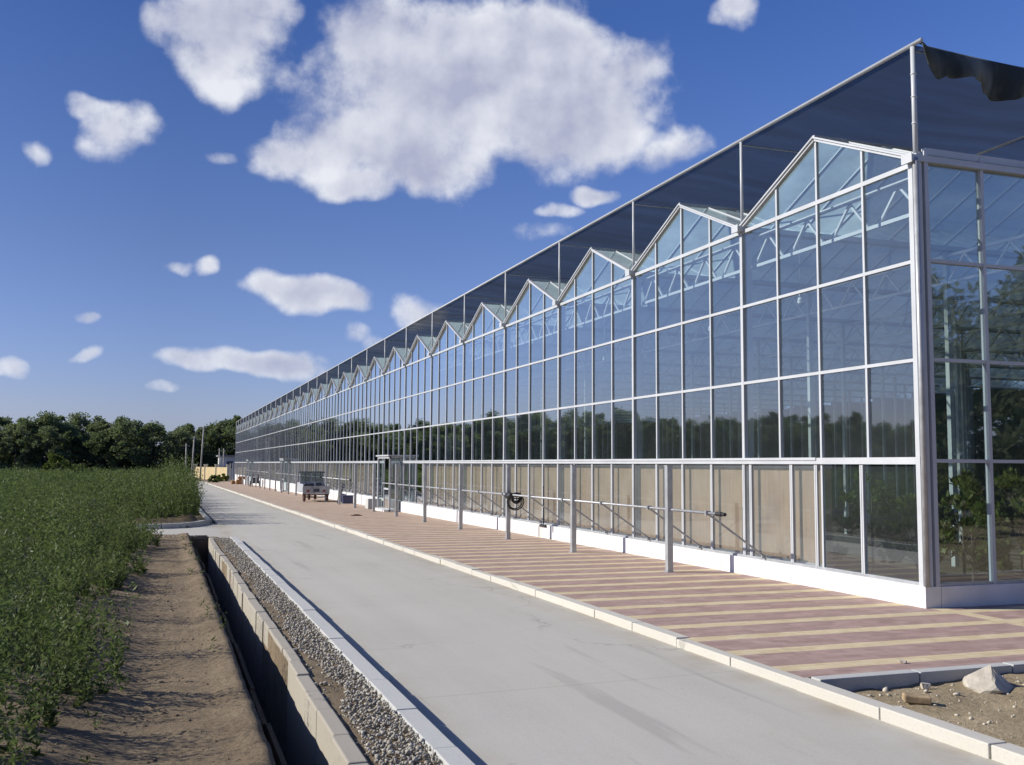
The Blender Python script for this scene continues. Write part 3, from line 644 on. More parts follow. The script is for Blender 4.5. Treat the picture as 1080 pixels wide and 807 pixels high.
# entrance doors
for b in DOORB:
    y0 = GY+b*SP; g = gz(y0+1); ys0, ys1 = y0+.25, y0+SP*.62; zt = 2.02+.0
    q = MB()
    q.box(GX-.55, GX-.48, ys0, ys0+.06, g, zt); q.box(GX-.55, GX-.48, ys1-.06, ys1, g, zt); q.box(GX-.56, GX-.47, ys0, ys1, zt-.08, zt)
    q.box(GX-.47, GX-.02, ys0, ys0+.04, zt-.06, zt-.02); q.box(GX-.47, GX-.02, ys1-.04, ys1, zt-.06, zt-.02)
    fr = q.build('door_frame', M['alu'], G)
    q = MB(); q.box(GX-.62, GX-.02, ys0-.1, ys1+.1, zt+.002, zt+.06); q.build('door_canopy', M['alu'], G)
    q = MB(); ym = (ys0+ys1)/2
    q.quad((GX-.51, ys0+.06, g+.1), (GX-.51, ym, g+.1), (GX-.51, ym, zt-.1), (GX-.51, ys0+.06, zt-.1), 0)
    q.box(GX-.53, GX-.49, ys0+.06, ys0+.11, g+.04, zt-.09, 1); q.box(GX-.53, GX-.49, ym-.05, ym, g+.04, zt-.09, 1); q.box(GX-.53, GX-.49, ys0+.11, ym-.05, g+.85, g+.92, 1)
    dr = q.build('door', [M['glass'], M['alu']], G)
    q2 = MB(); q2.tube((GX-.56, ym-.08, g+.9), (GX-.56, ym-.08, g+1.2), .015, 6); h = q2.build('door_handle', M['dark']); h.parent = dr; h.location = (0, 0, 0)
    for ya, yb in ((ys0, ys0),  (ys1, ys1)):
        q = MB(); q.quad((GX-.47, ya+.02, g+.1), (GX-.02, ya+.02, g+.1), (GX-.02, ya+.02, zt-.08), (GX-.47, ya+.02, zt-.08)); q.build('porch_glass', M['glass'], G)
    q = MB(); q.quad((GX, ys1, ZP), (GX, y0+SP, ZP), (GX, y0+SP, Z1-.04), (GX, ys1, Z1-.04)); q.build('glass_pane', M['glass'], G)
    q = MB(); q.box(GX-.03, GX+.02, ys1+.5, ys1+.54, ZP+.03, Z1-.045); q.box(GX-.04, GX+.02, ys1, ys1+.05, ZP, Z1-.045); q.box(GX-.04, GX+.02, ys0-.05, ys0, g, Z1-.045); q.build('door_side_mullion', M['alu'], G)
    q = MB(); q.box(GX-.75, GX-.11, ys0, ys1, g-.05, g+.08); q.build('doorstep', M['plinth'], G, bevel=.006)
# hanging lamps
for i, (x, y, z) in enumerate(((9.75, 10.9, 4.75), (10.2, 14.3, 4.55), (10.4, 17.6, 4.5), (10.6, 23.2, 4.45), (10.6, 38.0, 4.4))):
    q = MB(); q.tube((x, y, z+.12), (x, y, Z4), .006, 5, 1); q.tube((x, y, z+.05), (x, y, z+.12), .022, 8, 1)
    q.tube((x, y, z-.02), (x, y, z+.05), .052, 10, 0, .03); q.tube((x, y, z-.06), (x, y, z-.02), .03, 10, 0, .052)
    o = q.build('hanging_lamp', [M['plinth'], M['galv']], smooth=True)
    tag(o, ['white bulb hanging behind the corner pane of the end wall', 'white bulb hanging inside under the second gable from the near corner', 'white bulb hanging inside under the roof, third along from the near corner', 'white bulb hanging inside below the fourth gable from the near corner', 'far white bulb hanging inside above the glazed entrance door'][i], 'lamp', 'white bulbs hanging inside the greenhouse')
# ------------------------------------------------------------------ shade canopy
C = thing('shade_canopy', 'dark blue-black shade net stretched on thin steel poles above the greenhouse roof', 'shade canopy', (GX, GY, Z4))
nxn, nyn = 65, NB*4+1
xn = np.linspace(GX, GXE+.3, nxn); yn = np.linspace(GY-.05, GYE, nyn); XX, YY = np.meshgrid(xn, yn)
ZZ = ZN-.10*(np.sin((YY-GY)/SP*math.pi)**2)*np.clip((XX-GX)/2, 0, 1)-.06*np.sin((XX-GX)/4*math.pi)**2*1.0-.02*np.abs(np.sin(XX*2.3+YY*1.7))*np.clip((XX-GX)/2, 0, 1)
ZZ[0] -= .0
V = np.stack([XX.ravel(), YY.ravel(), ZZ.ravel()], 1); idx = np.arange(nxn*nyn).reshape(nyn, nxn)
F = np.stack([idx[:-1, :-1], idx[:-1, 1:], idx[1:, 1:], idx[1:, :-1]], -1).reshape(-1, 4)
npmesh('net', V, F, M['net'], C, smooth=True)
q = MB(); q.tube((GX-.0, GY-.16, ZN+.03), (GX, GYE, ZN+.03), .03, 8); q.build('edge_rail', M['alu'], C, smooth=True)
for b in range(NB+1):
    y0 = GY+b*SP; q = MB(); q.tube((GX, y0, Z4+.09), (GX, y0, ZN+.0), .032 if b == 0 else .026, 8)
    if b == 0:
        for z_ in (6.1, 6.45, 6.75): q.tube((GX, y0, z_), (GX, y0, z_+.02), .038, 8)
    q.build('pole', M['alu'], C, smooth=True)
    q = MB(); q.tube((GX, y0, ZN-.05), (GXE, y0, ZN-.05), .012, 6); q.build('support_cable', M['galv'], C)
for k in range(1, 8):
    q = MB(); q.tube((GX+4*k, GY, Z4+.2), (GX+4*k, GY, ZN-.02), .026, 8); q.build('pole', M['alu'], C, smooth=True)
for k in range(1, 8): q = MB(); q.tube((GX+4*k, GY-.1, ZN-.08), (GX+4*k, GYE, ZN-.08), .022, 6); q.build('support_tube', M['galv'], C)
# drooping folded edge of the net on the end side
nu, nvv = 700, 14; us = np.linspace(0, 26, nu)
VV = []
for i, u in enumerate(us):
    drop = .46+.09*math.sin(u*1.9+.6)+.06*math.sin(u*5.3)
    if u < .45: drop = .02+.42*(u/.28) if u < .28 else .44-.10*(u-.28)/.17
    if .45 <= u < 1.0: drop = min(drop, .34-.02*math.sin(u*9))
    topz = ZN+.02-.07*math.sin(min(u, 4)/4*math.pi)
    for j in range(nvv):
        v = j/(nvv-1); fold = (.055*math.sin(u*8.1+v*1.5)+.03*math.sin(u*17.0+1+v)+.05*math.sin(u*3.1))*v
        VV.append((GX+.03+u+.03*math.sin(v*5+u*3)*v, GY-.07-fold-.09*v*(1-v)*2, topz-drop*v))
VV = np.array(VV); idx = np.arange(nu*nvv).reshape(nu, nvv)
F = np.stack([idx[:-1, :-1], idx[:-1, 1:], idx[1:, 1:], idx[1:, :-1]], -1).reshape(-1, 4)
fl = npmesh('net_fold', VV, F, M['flap'], C, smooth=True); sm = fl.modifiers.new('thickness', 'SOLIDIFY'); sm.thickness = .003
# ------------------------------------------------------------------ steel posts, drive shafts
ORD = ['nearest', 'second', 'third', 'fourth', 'fifth', 'sixth', 'seventh', 'eighth', 'ninth', 'tenth', 'eleventh', 'twelfth', 'thirteenth', 'fourteenth', 'fifteenth', 'sixteenth', 'seventeenth', 'eighteenth', 'nineteenth', 'twentieth', 'twenty-first', 'twenty-second', 'twenty-third', 'twenty-fourth', 'twenty-fifth', 'twenty-sixth', 'twenty-seventh', 'twenty-eighth', 'twenty-ninth', 'thirtieth']
PX = 7.88
for i in range(29):
    y = 14.72+4.05*i; g = gz(y)
    P = thing('steel_post', (ORD[i]+' square grey steel post standing in the row on the brick pavement') if i == 0 else (ORD[i]+' square grey steel post from the near end of its row on the pavement'), 'post', (PX, y, g), 'square steel posts along the pavement')
    q = MB(); q.box(PX-.05, PX+.05, y-.05, y+.05, g-.02, 1.715); q.build('shaft', M['galv'], P, bevel=.006)
    q = MB(); q.box(PX-.055, PX+.055, y-.055, y+.055, 1.716, 1.728); q.build('cap', M['galv'], P)
    if i < 12: q = MB(); q.box(PX-.08, PX+.08, y-.08, y+.08, g, g+.012); q.build('base_plate', M['galv'], P)
for (ya, yb, lab) in ((13.15, 37.5, 'thin grey drive pipe with slanting push rods on the nearest steel posts'), (44.5, 75.5, 'drive pipe with push rods on the posts beyond the cargo tricycle'), (80.5, 106, 'farthest drive pipe with push rods on the small distant posts')):
    S_ = thing('drive_shaft', lab, 'drive shaft', (PX, ya, 1.0), 'drive pipes on the steel posts')
    q = MB(); q.tube((PX+.02, ya, 1.0), (PX+.02, yb, 1.0), .022, 8); q.build('pipe', M['galv'], S_, smooth=True)
    q = MB(); q.tube((PX+.02, ya-.05, 1.0), (PX+.02, ya+.1, 1.0), .036, 8); q.tube((PX+.02, ya-.14, 1.0), (PX+.02, ya-.06, 1.0), .028, 8); q.build('end_cap', M['dark'], S_)
    y = ya+.35 if ya < 14 else ya+.8; k = 0
    for k in range(int((yb-ya)/1.95)):
        yy = y+1.95*k
        q = MB(); q.bar((PX-.03, yy, 1.02), (GX-.06, yy, ZP+.06), .022, .03); q.build('push_rod', M['galv'], S_)
        q = MB(); q.box(PX-.03, PX+.06, yy-.02, yy+.02, .965, 1.035); q.build('rack_box', M['galv'], S_)
        q = MB(); q.box(GX-.11, GX-.045, yy-.015, yy+.015, ZP+.03, ZP+.09); q.build('hook', M['galv'], S_)
# gear motor with hand chain on the third post
yM = 14.72+8.1
Mo = thing('gear_motor', 'black gear motor with a looped cable fixed on the third steel post', 'motor', (PX, yM, .9))
q = MB(); q.tube((PX-.02, yM-.22, .98), (PX-.02, yM-.02, .98), .085, 14); q.tube((PX-.02, yM-.30, .98), (PX-.02, yM-.22, .98), .06, 14, 0, .085); q.build('housing', M['black'], Mo, bevel=.005)
q = MB(); q.tube((PX+.12, yM-.14, 1.0), (PX+.26, yM-.14, 1.0), .055, 12); q.tube((PX+.04, yM-.14, .98), (PX+.13, yM-.14, .99), .03, 8); q.build('motor_drum', M['black'], Mo)
q = MB()
for k in range(7): q.torus((PX+.14, yM-.17-.012*k, .93-.012*(k % 3)), (.2+.1*math.sin(k), 1, .1*math.cos(k*2)), .085+.012*(k % 4), .015, 18, 6)
q.build('cable_coil', M['dark'], Mo, smooth=True)
q = MB(); q.box(PX+.05, PX+.3, yM-.2, yM-.08, .9, .925); q.build('bracket', M['black'], Mo)
for dr_, rr in ((0, .17), (.03, .20)):
    q = MB(); q.torus((PX+.12, yM-.16-dr_, .84), (0.25, 1, 0), rr, .014, 22, 6); q.build('cable_loop', M['dark'], Mo, smooth=True)
q = MB(); q.tube((GX-.13, 22.9, .25), (GX-.13, 22.9, 1.2), .012, 6); q.tube((GX-.13, 22.75, .24), (GX-.13, 23.1, .24), .03, 8); q.tube((GX-.13, 23.2, -.05), (GX-.13, 23.2, .22), .01, 6); q.tube((GX-.13, 23.1, .22), (GX-.13, 23.2, .22), .01, 6)
tag(q.build('standpipe', M['black']), 'thin dark upright water pipe against the white plinth between the posts', 'pipe')
# ------------------------------------------------------------------ things along the facade
g = gz(51); T = thing('cargo_tricycle', 'grey three-wheeled cargo truck parked on the brick pavement, seen from behind', 'cargo tricycle', (7.35, 51.2, g))
tx0, tx1, ty = 6.70, 8.02, 51.1
q = MB(); q.box(tx0, tx1, ty, ty+1.6, g+.50, g+.56); q.box(tx0, tx0+.04, ty+.03, ty+1.6, g+.56, g+.90); q.box(tx1-.04, tx1, ty+.03, ty+1.6, g+.56, g+.90); q.box(tx0+.04, tx1-.04, ty+1.56, ty+1.6, g+.56, g+1.0); q.build('cargo_bed', M['cargrey'], T)
q = MB(); q.box(tx0-.02, tx1+.02, ty-.03, ty, g+.40, g+.80); 
for xr in (tx0+.1, tx0+.42, tx0+.86, tx1-.14): q.box(xr, xr+.04, ty-.045, ty-.03, g+.42, g+.78)
q.box(tx0, tx1, ty-.05, ty-.03, g+.76, g+.80); q.build('tailgate', M['cargrey'], T)
for x in (tx0+.2, tx1-.32):
    q = MB(); q.box(x, x+.12, ty-.062, ty-.046, g+.5, g+.6); q.build('tail_lamp', M['tail'], T)
q = MB(); q.box(7.22, 7.52, ty-.058, ty-.046, g+.5, g+.66); q.build('number_plate', M['cardark'], T)
q = MB(); q.box(tx0, tx1, ty+.02, ty+.1, g+.32, g+.39); q.tube((tx0+.1, ty+.3, g+.24), (tx1-.1, ty+.3, g+.24), .035, 8); q.box(7.32, 7.42, ty+.2, ty+.5, g+.14, g+.34); q.build('rear_axle', M['rust'], T)
for x, y, r in ((tx0+.1, ty+.3, .26), (tx1-.1, ty+.3, .26), (7.36, ty+2.6, .26)):
    q = MB(); q.torus((x, y, g+r), (1, 0, 0), r-.055, .055, 22, 8); wh = q.build('wheel', M['dark'], T, smooth=True)
    q = MB(); q.tube((x-.04, y, g+r), (x+.04, y, g+r), r-.09, 16); rm = q.build('rim', M['rust']); rm.parent = wh; rm.location = (0, 0, 0)
for x in (tx0+.03, tx1-.03-.12):
    q = MB(); q.box(x, x+.12, ty+.0, ty+.02, g+.06, g+.4); q.build('mudflap', M['rust'], T)
q = MB(); cy = ty+1.65
q.box(tx0+.04, tx1-.04, cy, cy+1.0, g+.45, g+.95, 0)
for x in (tx0+.04, 7.30, tx1-.10): q.box(x, x+.06, cy, cy+.05, g+.95, g+1.46, 0)
for x in (tx0+.04, tx1-.10): q.box(x, x+.06, cy+.9, cy+.95, g+.95, g+1.46, 0)
q.box(tx0+.0, tx1-.0, cy-.05, cy+1.0, g+1.46, g+1.52, 1); q.build('cab', [M['cargrey'], M['cardark']], T, bevel=.01)
q = MB(); q.quad((tx0+.1, cy+.02, g+.96), (7.30, cy+.02, g+.96), (7.30, cy+.02, g+1.45), (tx0+.1, cy+.02, g+1.45)); q.quad((7.36, cy+.02, g+.96), (tx1-.1, cy+.02, g+.96), (tx1-.1, cy+.02, g+1.45), (7.36, cy+.02, g+1.45)); q.build('rear_window', M['carglass'], T)
q = MB(); q.box(tx0-.12, tx0-.02, cy+.9, cy+.93, g+1.1, g+1.25); q.bar((tx0-.05, cy+.92, g+1.1), (tx0+.05, cy+.92, g+.95), .02); q.build('mirror', M['plinth'], T)
q = MB(); q.box(tx1+.02, tx1+.12, cy+.9, cy+.93, g+1.1, g+1.25); q.bar((tx1+.05, cy+.92, g+1.1), (tx1-.05, cy+.92, g+.95), .02); q.build('mirror', M['plinth'], T)
q = MB(); q.tube((7.36, ty+2.1, g+.3), (7.36, ty+2.62, g+.26), .04, 8); q.bar((7.36, ty+2.6, g+.3), (7.36, ty+2.4, g+1.0), .06); q.build('front_fork', M['rust'], T)
q = MB()
for (x, y, s) in ((6.95, ty+.4, .3), (7.55, ty+.6, .34), (7.8, ty+.35, .22), (7.2, ty+.9, .3)): q.box(x-s/2, x+s/2, y-s/2, y+s/2, g+.565, g+.6+s*1.1)
tag(q.build('cargo', M['cardark'], bevel=.03), 'dark bundled load lying in the bed of the cargo tricycle', 'cargo')
g = gz(49.5); q = MB(); q.box(8.25, 8.75, 48.3, 48.75, g, g+.36, 0); q.box(8.23, 8.77, 48.28, 48.77, g+.36, g+.40, 0)
tag(q.build('crate', M['bluebox'], bevel=.01), 'dark blue crate on the pavement against the white plinth', 'crate')
q = MB(); q.bar((8.05, 48.6, g), (8.12, 48.75, g+.42), .07, .05); q.bar((8.12, 48.75, g+.42), (8.18, 48.8, g+.1), .05); tag(q.build('wedge_stand', M['bluebox']), 'small dark upright stand beside the blue crate', 'stand')
g = gz(41.7); q = MB(); q.box(8.15, 8.72, 41.55, 42.2, g, g+.42); tag(q.build('concrete_block', M['kerbgrey'], bevel=.012), 'grey concrete block left of the glazed entrance door', 'concrete block')
g = gz(36); q = MB(); q.box(6.4, 6.78, 35.6, 35.9, g, g+.025); q.box(6.5, 6.7, 35.65, 35.8, g+.026, g+.05); tag(q.build('wood_scrap', M['rust'], bevel=.01), 'dark scrap of wood lying flat on the brick pavement', 'scrap')
# objects at the far end
g = gz(96); B_ = thing('handcart', 'dark blue handcart standing against the far plinth beside a tall grey panel', 'handcart', (8.1, 96, g))
q = MB(); q.box(7.8, 8.5, 95.7, 96.5, g+.3, g+.85); q.build('tray', M['cardark'], B_, bevel=.02)
q = MB(); q.torus((7.75, 96.1, g+.28), (1, 0, 0), .24, .04, 14, 6); q.build('wheel', M['dark'], B_)
q = MB(); q.torus((8.55, 96.1, g+.28), (1, 0, 0), .24, .04, 14, 6); q.build('wheel', M['dark'], B_)
q = MB(); q.bar((7.9, 95.7, g+.8), (7.9, 95.2, g+1.1), .05); q.bar((8.4, 95.7, g+.8), (8.4, 95.2, g+1.1), .05); q.bar((7.9, 95.2, g+1.1), (8.4, 95.2, g+1.1), .05); q.build('handle', M['dark'], B_)
g = gz(112); q = MB(); q.box(7.5, 8.3, 111.6, 112.3, g, g+.5, 0); q.box(7.7, 8.5, 111.7, 112.2, g+.501, g+.85, 0); q.box(7.0, 7.45, 111.8, 112.3, g, g+.4, 0)
tag(q.build('sack_pile', M['card'], bevel=.12), 'pile of orange-brown sacks on the pavement at the far end of the greenhouse', 'sack pile')
def at(x, y, Y_):           # point seen at a pixel, on the plane Y = Y_
    d = pixdir(x, y); k = Y_/d[1]; return Vector((d[0]*k, d[1]*k, d[2]*k+CAMH))
Yb = 150; a = at(206, 497, 166); b = at(241, 497, 150); a.z = b.z = gz(Yb); g = gz(Yb)     # the wall turns its face to the road and the sun
Wl = thing('yellow_wall', 'low yellow garden wall with cream pillars at the end of the road', 'wall', (a.x, 166, g))
q = MB(); q.bar(a+Vector((0, 0, .9)), b+Vector((0, 0, .9)), .3, 1.9); q.build('wall_panel', M['yellow'], Wl)
for k in range(4):
    c = a.lerp(b, k/3); x, y_ = c.x, c.y; q = MB(); q.box(x-.25, x+.25, y_-.3, y_+.3, g, g+2.15); q.box(x-.32, x+.32, y_-.37, y_+.37, g+2.15, g+2.28); q.build('pillar', M['cream'], Wl)
a = at(232, 490, 158); b = at(262, 490, 158); g = gz(158)
H = thing('low_house', 'small pale flat-roofed building behind the yellow wall', 'building', (a.x, 158, g))
q = MB(); q.box(a.x, b.x, 158, 164, g, g+3.5); q.build('wall', M['whitewall'], H)
q = MB(); q.box(a.x-.3, b.x+.3, 157.7, 164.3, g+3.5, g+3.7); q.build('roof', M['tile'], H)
for k in (0, 1):
    x = a.x+1+k*2; q = MB(); q.box(x, x+.9, 157.94, 157.998, g+1.7, g+2.8); q.build('window', M['cardark'], H)
for i, (xb, xt, yt, Yp, lab) in enumerate(((196, 196.5, 468, 140, 'shortest pale utility pole, leftmost above the far hedge'), (202, 205, 460, 146, 'pale utility pole leaning right, second from the left before the trees'), (211, 215, 449, 148, 'tallest pale utility pole leaning right, beside the yellow wall'), (231.5, 231.5, 473, 156, 'thin short pole just right of the tallest utility pole'), (236, 236, 473, 156.5, 'thin short pole beside the pale building next to the greenhouse end'))):
    p0 = at(xb, 499, Yp); p1 = at(xt, yt, Yp); p0.z = gz(Yp); U = thing('utility_pole', lab, 'utility pole', p0, 'pale utility poles at the end of the road')
    q = MB(); q.tube(p0-Vector((0, 0, .3)), p1, .13 if i < 3 else .09, 10, 0, .08); q.build('pole', M['wood'], U, smooth=True)
    q = MB(); q.bar(p1-Vector((.5 if i < 3 else .3, 0, .3)), p1+Vector((.5 if i < 3 else .3, 0, -.3)), .07); q.build('crossarm', M['wood'], U)
# rocks on the sandy patch
def rock(name, x, y, z, s, flat, seed, label, m, cat='rock', pyr=False):
    rs = random.Random(seed); import bmesh
    bm = bmesh.new(); bmesh.ops.create_icosphere(bm, subdivisions=3, radius=1)
    cuts = [Vector((rs.gauss(0, 1), rs.gauss(0, 1), rs.gauss(0, .7))).normalized() for _ in range(9)]
    if pyr: cuts = [Vector((.75, -.35, .55)).normalized(), Vector((-.75, -.25, .6)).normalized(), Vector((.1, -.8, .5)).normalized(), Vector((.1, .8, .6)).normalized(), Vector((0, 0, -1))]
    for v in bm.verts:
        n_ = v.co.copy()
        for c in cuts:
            d = v.co.dot(c); lim = .55 if not pyr else .5
            if d > lim: v.co -= c*(d-lim)
        v.co *= 1+.07*mn.noise(n_*4+Vector((seed, 0, 0)))
        v.co = Vector((v.co.x*s, v.co.y*s*.8, v.co.z*s*flat))
    me = bpy.data.meshes.new(name); bm.to_mesh(me); bm.free(); me.materials.append(m); o = bpy.data.objects.new(name, me); COL.objects.link(o)
    o.location = (x, y, z); o.rotation_euler = (0, 0, rs.uniform(0, 1) if not pyr else .2); tag(o, label, cat, 'stones on the sandy patch'); return o
rock('rock', 6.50, 6.62, -.03, .24, .62, 3, 'large pale wedge-shaped rock on the sand at the pavement kerb', M['rock'], pyr=True)
rock('rock', 6.2, 7.3, .015, .045, .5, 5, 'small flat stone on the pavement edge left of the wedge-shaped rock', M['rock'])
rock('rock', 5.95, 6.75, -.06, .06, .5, 8, 'small stone on the sand between the broken brick and the large rock', M['rock'])
rock('rock', 7.4, 6.3, -.05, .09, .6, 12, 'brownish stone on the sand at the right edge of the picture', M['brickbit'])
rock('rock', 6.35, 5.7, -.06, .06, .6, 14, 'rough dark stone on the sand below the large rock', M['brickbit'])
rock('rock', 4.55, 5.05, -.105, .045, .6, 17, 'small pale pebble lying on the concrete road by the kerb', M['rock'])
q = MB(); q.box(-.10, .10, -.045, .045, -.03, .03); o = q.build('broken_brick', M['brickbit'], bevel=.012); o.location = (5.52, 6.35, -.05); o.rotation_euler = (.1, .06, -.45); tag(o, 'broken yellowish brick on the sand beside the road kerb', 'brick')
# ------------------------------------------------------------------ field crop
def plants(xy, hmin, hmax, stems, nl, ll, lw, spread=.22, amp=.5, hf=None):
    n = len(xy); Ps = []; Ds = []; Ls = []
    h = RS.uniform(hmin, hmax, n)*np.clip(1+amp*np.array([1.1*fb(a, b, .75, 3)+1.1*fb(a+31, b, .30, 2) for a, b in xy]), .35, 1.5)*(hf if hf is not None else 1)
    base = np.stack([xy[:, 0], xy[:, 1], gzn(xy[:, 1])], 1)
    for s in range(stems):
        a = RS.uniform(0, 2*math.pi, n); le = RS.uniform(.3, 1, n)*spread
        hs = h*RS.uniform(.65, 1.0, n)
        for k in range(nl):
            t_ = (k+RS.uniform(0, 1, n))/nl*.92+.08
            r = le*t_**1.6
            P = base+np.stack([np.cos(a)*r, np.sin(a)*r, hs*t_], 1)
            a2 = RS.uniform(0, 2*math.pi, n); up = RS.uniform(0, 1.5, n)
            Ps.append(P); Ds.append(np.stack([np.cos(a2), np.sin(a2), up], 1)); Ls.append(RS.uniform(.7, 1.3, n)*(1.15-.5*t_))
    P = np.concatenate(Ps); D = np.concatenate(Ds); Lm = np.concatenate(Ls)
    return leaves(P, D, ll*Lm, lw*Lm)
def scatter(x0f, x1f, y0, y1, dens):
    n = int((y1-y0)*60*dens); y = RS.uniform(y0, y1, n); x = RS.uniform(-60, 5, n)
    a = np.array([x0f(q) for q in y]); b = np.array([x1f(q) for q in y])
    k = (x > a) & (x < b); n2 = k.sum(); return np.stack([x[k], y[k]], 1)
def edge1(y): return -.62+.12*max(0, min(1, 9-y))+.22*math.sin(y*.9)+.12*math.sin(y*2.3+1)+.25*min(1, max(0, (y-8)/14))
def edge2(y): return 1.22+.12*math.sin(y*.7)-max(0, 34-y)*.6
parts = []
def add(v): parts.append(v)
def taper(xy): return np.clip(.36+.40*np.array([edge1(b)-a for a, b in xy])+np.array([.22*max(0, min(1, (8.5-b)/2)) for a, b in xy]), .34, 1)
q_ = scatter(lambda y: -3.8, edge1, 1.5, 14, 17); add(plants(q_, .95, 1.3, 6, 26, .06, .017, .26, .5, taper(q_)))
q_ = scatter(lambda y: -5.8, edge1, 14, 27.0, 11); add(plants(q_, 1.0, 1.35, 6, 18, .085, .025, .28, .5, taper(q_)))
add(plants(scatter(lambda y: -10, edge2, 32.4, 60, 5.5), 1.0, 1.45, 6, 14, .13, .04, .34))
add(plants(scatter(lambda y: -.17*y-4, lambda y: edge2(y) if y < 112 else 5.5, 60, 110, 2.6), .95, 1.4, 5, 11, .22, .07, .42))
add(plants(scatter(lambda y: -.17*y-6, lambda y: 1.3, 110, 200, 1.2), .8, 1.35, 5, 9, .38, .12, .6))
def edgeband(y0, y1, ef, w, dens):
    n = int((y1-y0)*w*dens); y = RS.uniform(y0, y1, n); x = np.array([ef(q) for q in y])-.05-RS.uniform(0, w, n); return np.stack([x, y], 1)
add(plants(edgeband(33.5, 75, edge2, 1.1, 5), 1.5, 1.85, 6, 16, .13, .045, .36))
cl0 = np.concatenate([np.stack([edge1(c)-.25+RS.normal(size=8)*.16, c+RS.normal(size=8)*.14], 1) for c in (4.4, 6.0, 8.1, 10.0, 12.3, 14.6, 17.0, 19.5, 22.3, 25)])
add(plants(cl0, .95, 1.35, 5, 26, .065, .019, .24))
tag(npmesh('field_plants', np.concatenate([p_[0] for p_ in parts]), np.concatenate([p_[1]+o_ for p_, o_ in zip(parts, np.cumsum([0]+[len(p_[0]) for p_ in parts[:-1]]))]), M['crop']), kind='stuff')
# the rest of the field, out of frame but seen in the glass
n = 150000; y = RS.uniform(0, 200, n); x = -RS.uniform(0, 1, n)**1.4*200-3
k = ~((y > 26.8) & (y < 32)) & (x < -np.maximum(3.6, .15*y+3)); x, y = x[k], y[k]
sz = .35+y*.002
P = np.stack([x, y, gzn(y)+RS.uniform(.5, 1.3, len(x))], 1); D = np.stack([RS.normal(size=len(x)), RS.normal(size=len(x)), RS.uniform(-.1, 1, len(x))], 1)
V, F = leaves(P, D, sz, sz*.45); tag(npmesh('field_cover', V, F, M['crop']), kind='stuff')
# undergrowth sheet beneath the leaves, the shade among them put into its dark colour
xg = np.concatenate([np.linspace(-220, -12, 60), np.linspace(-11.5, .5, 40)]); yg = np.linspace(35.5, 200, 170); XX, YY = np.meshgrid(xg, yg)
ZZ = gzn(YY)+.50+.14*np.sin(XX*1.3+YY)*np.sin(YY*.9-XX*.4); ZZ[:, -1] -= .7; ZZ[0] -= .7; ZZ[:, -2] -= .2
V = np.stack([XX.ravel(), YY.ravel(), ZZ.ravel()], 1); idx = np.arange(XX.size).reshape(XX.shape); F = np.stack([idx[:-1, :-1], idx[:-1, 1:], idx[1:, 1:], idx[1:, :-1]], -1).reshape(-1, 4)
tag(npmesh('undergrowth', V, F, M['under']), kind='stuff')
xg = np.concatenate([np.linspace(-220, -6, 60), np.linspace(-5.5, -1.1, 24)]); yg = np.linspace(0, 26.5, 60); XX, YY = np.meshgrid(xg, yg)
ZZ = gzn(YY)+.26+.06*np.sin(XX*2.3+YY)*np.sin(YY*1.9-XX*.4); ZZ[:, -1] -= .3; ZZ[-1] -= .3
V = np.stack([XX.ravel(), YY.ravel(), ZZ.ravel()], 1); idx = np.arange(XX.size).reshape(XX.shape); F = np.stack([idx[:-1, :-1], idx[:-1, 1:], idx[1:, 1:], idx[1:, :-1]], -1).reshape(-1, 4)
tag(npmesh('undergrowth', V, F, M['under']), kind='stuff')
# low weeds on the bank and at the ditch
n = 170; y = RS.uniform(3.5, 26, n); x = np.where(RS.uniform(size=n) < .85, RS.uniform(-.9, -.2, n), RS.uniform(.45, .64, n))
V, F = plants(np.stack([x, y], 1)*1.0, .05, .16, 4, 4, .05, .014, .08); tag(npmesh('weeds', V, F, M['crop']), kind='stuff')
# ------------------------------------------------------------------ trees
def tree_mesh(seed, h, w, nclump, nleaf, ls, low=.06):
    rs = np.random.RandomState(seed); P = []; D = []
    cl_ = []
    for i in range(nclump):
        t_ = rs.uniform(low, 1)**.85; rad = w*(.72+.38*math.sin(min(1, t_*1.05)*math.pi*.85+.35))*(1 if t_ < .75 else (1.15-t_)/.4); a = rs.uniform(0, 2*math.pi); rr = rad*math.sqrt(rs.uniform(.15, 1))
        c = np.array([math.cos(a)*rr, math.sin(a)*rr, t_*h*.93*rs.uniform(.92, 1.07)]); r = rs.uniform(.4, 1.1)*w*.235; cl_.append((c, r))
        m_ = int(nleaf/nclump); q = rs.normal(size=(m_, 3)); q /= np.linalg.norm(q, axis=1, keepdims=True); q *= (rs.uniform(0, 1, (m_, 1))**.4)*r; q[:, 2] *= .8
        P.append(c+q); D.append(q*.6+rs.normal(size=(m_, 3))*.5*r+np.array([0, 0, .1]))
    P = np.concatenate(P); D = np.concatenate(D); V, F = leaves(P, D, ls*rs.uniform(.7, 1.3, len(P)), ls*.6)
    return V, F, cl_
def make_tree(name, label, loc, seed, h, w, nclump, nleaf, ls, group, lm, cat='tree', low=.06):
    T_ = thing(name, label, cat, loc, group); V, F, cl_ = tree_mesh(seed, h, w, nclump, nleaf, ls, low)
    c = npmesh('crown', V, F, lm); c.parent = T_
    q = MB(); q.tube((0, 0, -.3), (0, 0, h*.45), .018*h, 8, 0, .011*h); q.tube((0, 0, h*.45), (0, 0, h*.85), .011*h, 8, 0, .004*h)
    for cc, r in cl_[:10]: q.tube((0, 0, max(.2, cc[2]*.6)), tuple(cc), .006*h, 5, 0, .002*h)
    tr_ = q.build('trunk', M['bark']); tr_.parent = T_
    return T_
